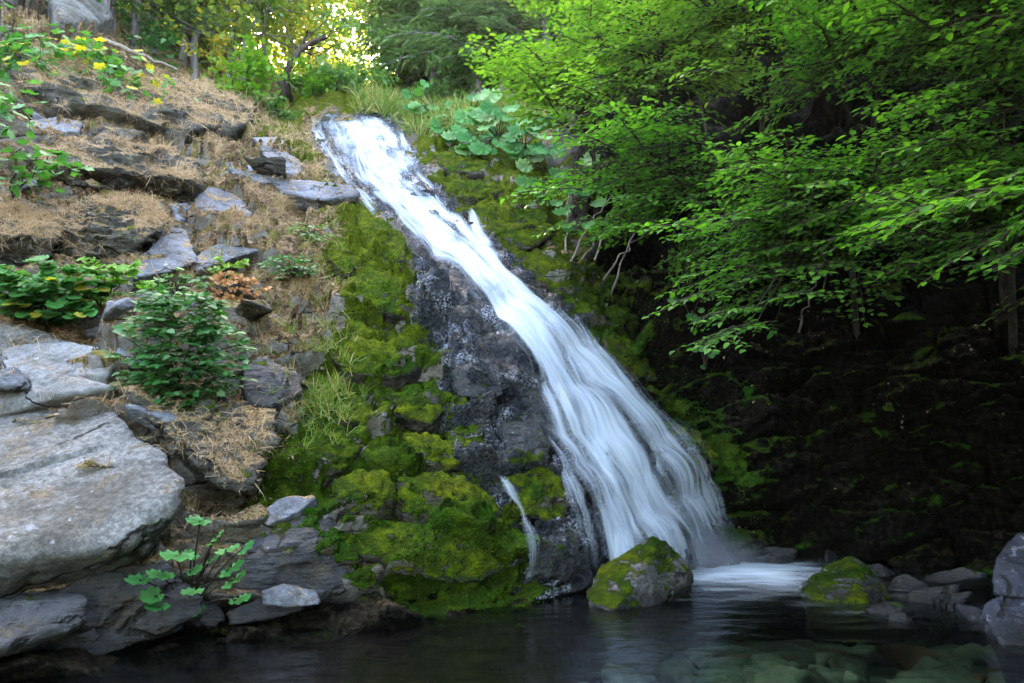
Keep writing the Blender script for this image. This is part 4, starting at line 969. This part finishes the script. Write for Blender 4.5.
vine("thimbleberry_plant", G(10,200,.1), [U(10,180,7.7),U(40,158,7.8),U(66,156,7.8),U(20,150,7.7),U(76,172,7.8)], "green leafy sprig hanging beside the bluish slab", M_LOBE_G, MAPL, .15, 14, rv, sp=.12)
def bush(name, px, py, n, w, h, dep, label, mat, shape, size, rng, off=.15, cat="bush", asp=1.0, stems=9, tiltv=(0, -.5, 1)):
    b = GS(px, py, off); root = empty(name, tuple(b), label, cat); wood, lf = MB(), MB(); sh, fc = shape
    for k in range(stems):
        a = rng.uniform(0, 2 * math.pi); r = rng.uniform(.2, .95) ** .7
        e = b + np.array([math.cos(a) * w * r, math.sin(a) * dep * r - .1, h * rng.uniform(.55, 1) * (1.05 - .45 * r)])
        c = curve(b + rng.normal(size=3) * .03, e, sag=-.1 * h, n=8, wob=.02, rng=rng); tube(wood, c, np.linspace(.008, .003, 8), 4)
    # leaves in tiers on twigs off a dome
    m = n // 5
    u = rng.uniform(0, 2 * math.pi, m); rr = rng.uniform(.1, 1, m) ** .6; zz = rng.uniform(.0, 1, m)
    lim = np.sqrt(np.clip(1 - (zz - .45) ** 2 / .46, .05, 1)) * (1 + .25 * (zz > .5))
    cpos = b + np.stack([np.cos(u) * w * rr * lim * (.9 + .3 * np.sin(u * 2 + px + zz * 5)), np.sin(u) * dep * rr * lim - .1 * zz, h * zz], -1)
    for k in range(m):
        dirn = nrm(np.array([math.cos(u[k]), math.sin(u[k]) - .3, rng.uniform(-.1, .25)]))
        st = cpos[k] - dirn * size * 1.2
        tube(wood, np.array([st, cpos[k], cpos[k] + dirn * size * .6]), .003, 3)
        sd = np.cross(dirn, [0, 0, 1]); 
        for q in range(5):
            sg = [0, 1, -1, 1, -1][q]; base = cpos[k] + dirn * size * [.6, .3, .3, -.3, -.3][q]
            d = dirn * .8 + sd * sg * .9 + rng.normal(size=3) * .18 + [0, 0, -.2]
            put_leaves(lf, base[None], d[None], (np.array(tiltv) + rng.normal(size=3) * .3)[None], size * rng.uniform(.7, 1.15), rng.random(1), sh, fc, asp)
    attach(wood.build("stem", M_BARK), root); attach(lf.build("foliage", mat), root); return root
LF = (LEAF, LEAF_F)
bush("leafy_bush", 182, 408, 2500, .50, 1.0, .40, "dense dark green bush standing on the straw-topped ledge", M_BUSH, LF, .088, rv, asp=1.25, off=.2, stems=6)
bush("thimbleberry_bush", 34, 322, 650, .52, .55, .35, "broad-leaved bush at the left edge above the grey rocks", M_LOBE, THIM, .15, rv, off=.2)
bush("thimbleberry_bush", 106, 306, 260, .36, .50, .3, "lighter green bush between left-edge bush and dense dark one", leaf_mat("light_bush_leaf", (.12,.28,.03), (.2,.38,.05), trans=.45), THIM, .12, rv, off=.15)
bush("rusty_shrub", 232, 305, 420, .32, .34, .25, "withered shrub with rusty brown leaves amid the slope", M_RUST, LF, .06, rv, off=.1, asp=1.5, tiltv=(.5, -.9, .3))
bush("green_shrub", 230, 275, 130, .24, .2, .2, "lime green shrub just above the rusty shrub", leaf_mat("lime_leaf", (.15,.3,.03), (.25,.4,.05), trans=.45), THIM, .10, rv, off=.15)
bush("green_shrub", 290, 288, 220, .34, .26, .2, "small glossy-leaved shrub right of the rusty shrub", M_BUSH, LF, .085, rv, off=.12)
bush("green_shrub", 306, 246, 110, .26, .16, .2, "sparse pale shrub near the moss's upper left edge", M_PALEG, LF, .09, rv, off=.08)
bush("green_shrub", 178, 300, 140, .36, .24, .2, "loose sprig above the dense dark bush", M_PALEG, THIM, .09, rv, off=.15)
# yellow shrub and neighbours at the top
def small_tree(name, base, h, w, n, label, mat, size, rng, shape=LF, cat="shrub", trunkm=M_BARK, rt=.05, lean=(0, 0), asp=1.2, crown0=.25, clump=14, group=None, dz=.5):
    root = empty(name, tuple(base), label, cat, group); wood, lf = MB(), MB(); sh, fc = shape
    top = np.array(base) + [lean[0], lean[1], h]
    tr_ = curve(base, top, n=14, wob=.03 * h, rng=rng); tube(wood, tr_, np.linspace(rt, rt * .15, 14), 6)
    m = max(6, n // 40)
    for k in range(m):
        i = int(rng.uniform(crown0, .95) * 13); a = rng.uniform(0, 2 * math.pi); f = i / 13
        L = w * (1.1 - .75 * abs(f - .45)) * rng.uniform(.5, 1)
        e = tr_[i] + np.array([math.cos(a) * L, math.sin(a) * L, rng.uniform(-.1, .45) * L])
        c = curve(tr_[i], e, sag=-.1 * L, n=6, wob=.03 * L, rng=rng); tube(wood, c, np.linspace(rt * .3, rt * .06, 6), 4)
        q = n // m; t_ = rng.uniform(.3, 1.0, q); j = np.minimum((t_ * 5).astype(int), 4)
        b = c[j] + (c[j + 1] - c[j]) * (t_ * 5 - j)[:, None] + rng.normal(size=(q, 3)) * [L * .2, L * .2, L * .2 * dz]
        d = nrm(rng.normal(size=(q, 3)) * [1, 1, .5] + [0, 0, -.3])
        put_leaves(lf, b, d, rng.normal(size=(q, 3)) * .5 + [0, 0, 1], size * rng.uniform(.6, 1.3, q), rng.random(q), sh, fc, asp)
    attach(wood.build("trunk", trunkm), root); attach(lf.build("crown", mat), root); return root
rs = np.random.default_rng(44)
small_tree("yellow_shrub", GS(212,92,.1), 1.7, .8, 200, "thin shrub with yellow autumn leaves on the rocky rim", M_YEL, .13, rs, shape=THIM, rt=.03)
# curved tree
b = G(286,108,-.1)
def U2(px, py, D): return unproj(px, py, D)
D_ = b[1]
root = empty("curved_tree", tuple(b), "dark tree curving right with forked bare limb beside the crest", "tree"); wd, lf = MB(), MB()
D_ -= 1.2
c = np.array([b, U2(287,95,D_), U2(284,78,D_), U2(292,62,D_), U2(300,50,D_), U2(312,42,D_), U2(326,37,D_)]); tube(wd, c, np.linspace(.17, .045, 7), 7)
tube(wd, np.array([U2(297,55,D_), U2(303,44,D_), U2(308,30,D_-.3)]), [.06, .04, .02], 5)
tube(wd, np.array([U2(286,90,D_), U2(270,70,D_+.3), U2(262,40,D_+.5), U2(268,5,D_+.5)]), [.08, .06, .04, .02], 5)
for (x, y) in [(338,30),(345,44),(268,4),(250,26),(345,60),(350,20),(330,14)]:
    e = U2(x, y, D_ + rs.uniform(.3, 1.6)); q = 110; bb = e + rs.normal(size=(q, 3)) * [.42, .42, .28]
    tube(wd, curve(c[4], e, n=6, wob=.06, rng=rs), np.linspace(.03, .008, 6), 4)
    put_leaves(lf, bb, nrm(rs.normal(size=(q, 3)) * [1, 1, .4]), rs.normal(size=(q, 3)) * .5 + [0, 0, 1], .13 * rs.uniform(.6, 1.3, q), rs.random(q), asp=1.2)
attach(wd.build("trunk", M_BARK), root); attach(lf.build("crown", M_PALEG), root)
# bushes around the crest
for (x, y, h, w, n, mt, sz, lab) in [
    (246,108,1.3,1.1,800,M_MAPLE_Y,.16,"bright green bush left of the curved tree"),
    (306,113,.6,.8,450,M_PALEG,.16,"pale bush behind the foot of the curved tree"),
    (336,110,.9,1.2,700,M_PALEG,.18,"pale leafy bush just left above the crest of the fall"),
    (365,104,1.0,1.5,600,M_LOBE_G,.2,"leafy bush straight above the crest of the fall"),
    (400,98,1.3,1.4,700,M_MAPLE_Y,.18,"lime bush right above the crest of the fall"),
    (440,104,1.2,1.5,700,M_PALEG,.2,"broad pale bush on the grassy lip"),
    (480,96,1.4,1.4,700,M_MAPLE,.18,"green bush on the lip farther right of the crest"),
    (150,50,1.8,1.7,900,M_BUSH,.15,"dark bush behind the weathered boulder"),
    (190,60,2.2,1.6,700,M_PALEG,.16,"pale bush behind the yellow shrub"),
    (20,0,1.5,1.5,700,M_BUSH,.15,"dark bush between the two grey boulders at top left")]:
    small_tree("bush", G(x, y, -.05), h, w, n, lab, mt, sz, rs, cat="bush", rt=.03, crown0=.05)
# umbrella plants on the right of the crest
def umb(px, py, n, w, dl, label, size=.34, rng=rs):
    n = int(n * 1.5); b = GO(px, py, .25); root = empty("umbrella_plant", tuple(b), label, "plant"); wd, lf = MB(), MB(); sh, fc = ROUND
    for k in range(n):
        a = rng.uniform(0, 6.28); r = w * rng.uniform(.15, 1)
        e = b + np.array([math.cos(a) * r, -abs(math.sin(a)) * r * .8 - .1, rng.uniform(-1.0, .45) * w + .25])
        tube(wd, curve(b, e, sag=-.1, n=6, rng=rng), .009, 4)
        put_leaves(lf, e[None], np.array([[math.cos(a), -.3, -.55]]), (np.array([.1, -1.0, .6]) + rng.normal(size=3) * .35)[None], 1.25 * size * rng.uniform(.55, 1.15), rng.random(1), sh, fc)
    attach(wd.build("stem", M_BARK), root); attach(lf.build("foliage", M_LOBE_G), root)
umb(438, 128, 14, .8, 0, "umbrella plant nearest the crest of the fall", .36)
umb(470, 140, 16, .8, 0, "umbrella plant second from the crest of the fall", .36)
umb(500, 152, 20, .8, 0, "largest clump of round umbrella leaves over the mossy ledge", .38)
umb(525, 165, 14, .7, 0, "umbrella plant at the right end of the row, over shade", .34)
umb(560, 200, 9, .7, 0, "few round leaves hanging over the yellow moss cushion", .32)
umb(575, 232, 6, .5, 0, "low sprig of round leaves right of the yellow moss cushion", .26)
umb(690, 320, 4, .3, 0, "lone green leaves on the dark bank below the maples", .13)
umb(715, 372, 4, .25, 0, "lowest lone leaves on the dark bank", .10)
# lobed plant by the water
b = G(205, 600, .05); root = empty("lobed_plant", tuple(b), "plant with flat scalloped leaves growing over the dark waterline rocks", "plant"); wd, lf = MB(), MB(); sh, fc = ROUND
for (x, y, s_) in [(200,521,.20),(176,556,.27),(191,555,.15),(226,550,.20),(243,548,.17),(212,544,.12),(229,569,.22),(233,580,.22),(158,575,.22),(140,580,.2),(130,583,.14),(155,596,.19),(158,607,.19),(192,592,.18),(236,600,.18),(190,571,.14),(143,590,.12),(196,612,.13),(216,536,.14),(210,560,.12)]:
    D_ = 4.95 + .25 * (s_ < .18) + .0015 * (x - 130)
    e = U2(x, y, D_); tube(wd, curve(b, e, sag=-.05, n=7, rng=rs), .006, 4)
    a = rs.uniform(-.9, .9); put_leaves(lf, (e + np.array([0, .05, 0]))[None], np.array([[math.sin(a), -.8 * math.cos(a), -.25]]), (np.array([0, -.9, .8]) + rs.normal(size=3) * .25)[None], s_ * .92, rs.random(1), sh, fc)
attach(wd.build("stem", M_BARK), root); attach(lf.build("foliage", leaf_mat("scalloped_leaf", (.04,.18,.04), (.10,.30,.08), trans=.35)), root)
# small ferny sprigs on the moss, dead canes
for (x, y, lab) in [(548,232,"small fern on the yellow moss cushion"),(520,215,"little green sprig on top of the yellow moss cushion"),(170,300,"bluish-leaved sprig beside the tilted slab")]:
    bush("small_sprig", x, y, 40, .16, .14, .12, lab, M_PALEG, LF, .07, rs, off=.03, cat="plant", stems=4)
for k, (x0, y0, x1, y1) in enumerate([(572,262,596,205),(580,268,606,225),(590,272,618,212),(600,285,640,240),(566,250,578,200),(610,300,660,230),(800,330,830,270)]):
    p0 = G(x0, y0, .05); p1 = GS(x1, y1, .35); mb = MB(); tube(mb, curve(p0, p1, sag=-.1, n=10, wob=.03, rng=rs), np.linspace(.018, .008, 10), 5)
    tag(mb.build("dead_branch", M_TWIG), "thin bare dead cane leaning on the dark bank under the maples", "branch", "dead canes on the right bank")
mb = MB(); p0 = U2(104, 40, 13.0); p1 = U2(178, 70, 13.2); tube(mb, curve(p0, p1, n=10, wob=.04, rng=rs), np.linspace(.05, .02, 10), 6)
tag(mb.build("dead_branch", M_TWIG), "fallen grey branch lying beside the weathered boulder", "branch")

# ------------------------------------------------------------------ forest behind
def fir_tree(name, h, w, rng, label, group, mat=M_FIR, nb=120, leaf=.34, bark=M_BARKG, rt=.2, bare=.12):
    root = empty(name, (0, 0, 0), label, "tree", group); wd, lf = MB(), MB()
    tr_ = curve((0, 0, 0), (rng.normal() * .02 * h, rng.normal() * .02 * h, h), n=16, wob=.006 * h, rng=rng); tube(wd, tr_, np.linspace(rt, .03, 16), 7)
    for k in range(nb):
        f = bare + (1 - bare) * (k + rng.random()) / nb; a = k * 2.4 + rng.normal() * .3
        L = w * (1.03 - f) ** .7 * rng.uniform(.6, 1.1); b = np.array([tr_[int(f * 15)][0], tr_[int(f * 15)][1], f * h])
        e = b + np.array([math.cos(a) * L, math.sin(a) * L, -.12 * L + rng.normal() * .08 * L])
        c = curve(b, e, sag=-.10 * L, n=7, rng=rng); tube(wd, c, np.linspace(.035, .008, 7), 3)
        q = int(80 * L / w * 1.6) + 12; t_ = rng.uniform(.12, 1, q); j = np.minimum((t_ * 6).astype(int), 5)
        bb = c[j] + (c[j + 1] - c[j]) * (t_ * 6 - j)[:, None]
        ax_ = nrm(e - b); sd = np.cross(ax_, [0, 0, 1]); sg = np.where(rng.random(q) < .5, 1, -1)
        d = ax_[None] * .7 + sd[None] * sg[:, None] * .9 + rng.normal(size=(q, 3)) * .2 + [0, 0, -.25]
        bb = bb + sd[None] * (sg * rng.uniform(0, .22, q) * L * .8 * (1 - t_ * .5))[:, None] + rng.normal(size=(q, 3)) * [.05, .05, .06]
        put_leaves(lf, bb, d, rng.normal(size=(q, 3)) * .4 + [0, 0, 1], leaf * rng.uniform(.5, 1.2, q), rng.random(q), asp=.34)
    wd.build("trunk", bark, root); lf.build("crown", mat, root); return root
def leaf_tree(name, h, w, rng, label, group, mat, n=2600, leaf=.22, bark=M_BARKG, rt=.12, crown0=.15):
    o = small_tree(name, (0, 0, 0), h, w, n, label, mat, leaf, rng, cat="tree", trunkm=bark, rt=rt, lean=(rng.normal() * .08 * h, 0), crown0=crown0, group=group)
    return o
rf = np.random.default_rng(55)
gF = "dark firs on the slope behind the fall"; gL = "mid-green trees behind the crest of the fall"; gY = "sunlit yellow-green trees on the far slope"; gU = "grey-trunked trees on the upper left slope"
protos = {
 'fir': [fir_tree("fir_tree", 11, 2.6, rf, "dark feathery fir in the woods behind the fall", gF), fir_tree("fir_tree", 14, 3.0, rf, "dark feathery fir in the woods behind the fall", gF, nb=140)],
 'mid': [leaf_tree("broadleaf_tree", 7, 2.4, rf, "mid-green broadleaf tree in the woods behind the crest", gL, M_FAR, n=1400), leaf_tree("broadleaf_tree", 9, 2.8, rf, "mid-green broadleaf tree in the woods behind the crest", gL, M_PALEG, n=1500)],
 'far': [leaf_tree("sunlit_tree", 9, 3.4, rf, "golden sunlit tree on the far slope above the fall", gY, M_GOLD, n=1900, leaf=.26), leaf_tree("sunlit_tree", 12, 4.0, rf, "golden sunlit tree on the far slope above the fall", gY, M_GOLD, n=2300, leaf=.28)],
 'up': [leaf_tree("slender_tree", 9, 2.0, rf, "slender grey-trunked tree on the upper left slope", gU, M_UP, n=2600, leaf=.15, rt=.17, crown0=.2), fir_tree("slender_tree", 10, 1.8, rf, "slender grey-trunked tree on the upper left slope", gU, leaf=.24, rt=.16, nb=70)],
}
used = set()
def plant(kind, i, px, py, s=1.0, sink=.3):
    src = protos[kind][i]
    o = src if (kind, i) not in used else copy_tree(src)
    used.add((kind, i))
    p = G(px, py); o.location = (p[0], p[1], p[2] - sink); o.rotation_euler = (0, 0, rf.uniform(0, 6.28)); k = s * rf.uniform(.85, 1.15); o.scale = (k, k, k)
for k, (x, y) in enumerate([(120,30),(158,45),(198,72),(60,-20),(95,-5),(170,20),(20,-50),(215,50),(-30,-30),(140,0),(80,20),(100,25),(140,40),(185,62),(40,-10)]): plant('up', k % 2, x, y, .9)
for k, (x, y) in enumerate([(455,60),(490,78),(520,60),(545,85),(430,40),(475,30),(565,60),(510,20),(545,10),(590,40),(600,-20),(570,-40),(625,0),(420,70),(650,-60),(690,-90),(500,95),(425,88),(445,80),(465,88),(432,95),(455,96),(475,98),(418,96)]): plant('fir', k % 2, x, y, .8 if k < 17 else 1.15)
for k, (x, y) in enumerate([(400,92),(440,88)]): plant('mid', k % 2, x, y, .75)
for k, (x, y) in enumerate([(262,84),(285,88),(305,80),(322,86),(348,82),(380,86),(398,80),(415,84),(250,74),(236,78),(295,70),(335,72),(375,70),(425,74),(310,92),(228,86),(215,76),(242,92)]): plant('far', k % 2, x, y, .85)

for (x_, y_, k_) in [(-7.5, -5, 1.5), (-3, -9, 1.7), (2.5, -7, 1.6), (6.5, -4, 1.6), (5.2, .5, 1.25)]:  # unseen trees added behind the camera to darken pool and foreground
    o = copy_tree(protos['mid'][0]); o['label'] = "unseen broadleaf tree added behind the photographer to shade the pool"; o['group'] = "unseen shade trees added behind the photographer"
    o.location = (x_, y_, -.5 if abs(x_) < 5 else 1.0); o.scale = (k_, k_, k_)
for (x, y, h, w_, mt, lab) in [(312,119,.8,.9,M_MAPLE_Y,"low bush at the crest's left end"),(338,117,.7,.9,M_PALEG,"low pale bush right behind the crest"),(368,117,.7,.9,M_PALEG,"low bush behind the crest's right end"),(276,116,.5,.7,M_PALEG,"feathery low bush at the foot of the curved tree")]:
    small_tree("bush", G(x, y, -.05), h, w_, 500, lab, mt, .15, rs, cat="bush", rt=.02, crown0=.05)
# ------------------------------------------------------------------ light
SUN_EL, SUN_AZ = 38.0, -18.0          # azimuth from +Y toward +X
w = bpy.data.worlds.new("World"); scene.world = w; w.use_nodes = True; nt = w.node_tree
bg = nt.nodes["Background"]; sky = nt.nodes.new("ShaderNodeTexSky"); sky.sky_type = 'NISHITA'; sky.sun_disc = False
sky.sun_elevation = math.radians(SUN_EL); sky.sun_rotation = math.radians(SUN_AZ); sky.air_density = 1.0; sky.dust_density = 3.0; sky.ozone_density = 1.0
mxn = nt.nodes.new("ShaderNodeMix"); mxn.data_type = 'RGBA'; mxn.blend_type = 'MULTIPLY'; mxn.inputs[0].default_value = 1; mxn.inputs[7].default_value = (1.10, 1.0, .88, 1)
nt.links.new(sky.outputs[0], mxn.inputs[6]); nt.links.new(mxn.outputs[2], bg.inputs[0]); bg.inputs[1].default_value = .15
sl = bpy.data.lights.new("sun", 'SUN'); sl.energy = 5.0; sl.angle = math.radians(.5); sl.color = (1, .86, .62)
so = bpy.data.objects.new("sun", sl); COL.objects.link(so)
e, a = math.radians(SUN_EL), math.radians(SUN_AZ)
sd = Vector((math.sin(a) * math.cos(e), math.cos(a) * math.cos(e), math.sin(e)))
so.rotation_euler = sd.to_track_quat('Z', 'Y').to_euler()

hm = bpy.data.materials.new("haze_air"); hm.use_nodes = True; hn = hm.node_tree; hn.nodes.clear()
ho = hn.nodes.new("ShaderNodeOutputMaterial"); hv_ = hn.nodes.new("ShaderNodeVolumePrincipled")
hv_.inputs["Color"].default_value = (.95, .97, 1, 1); hv_.inputs["Density"].default_value = .0003; hv_.inputs["Anisotropy"].default_value = .5
hn.links.new(hv_.outputs[0], ho.inputs["Volume"])
mb = MB(); lo, hi = np.array([-260, -260, -2.6]), np.array([260, 260, 75.0])
cv = np.array([[x, y, z] for x in (lo[0], hi[0]) for y in (lo[1], hi[1]) for z in (lo[2], hi[2])])
mb.add(cv, [[0, 1, 3, 2], [4, 6, 7, 5], [0, 4, 5, 1], [2, 3, 7, 6], [0, 2, 6, 4], [1, 5, 7, 3]])
tag(mb.build("haze", hm, smooth=False), "thin sunlit haze in the air of the ravine", kind='stuff')
vs = scene.view_settings; vs.view_transform = 'Standard'; vs.look = 'None'; vs.gamma = 1.0; vs.exposure = 4.3; vs.use_curve_mapping = False
scene.render.engine = 'CYCLES'
cy = scene.cycles; cy.max_bounces = 6; cy.diffuse_bounces = 3; cy.glossy_bounces = 2; cy.transparent_max_bounces = 12; cy.transmission_bounces = 3
cy.caustics_reflective = False; cy.caustics_refractive = False; cy.use_denoising = True; cy.sample_clamp_indirect = 4
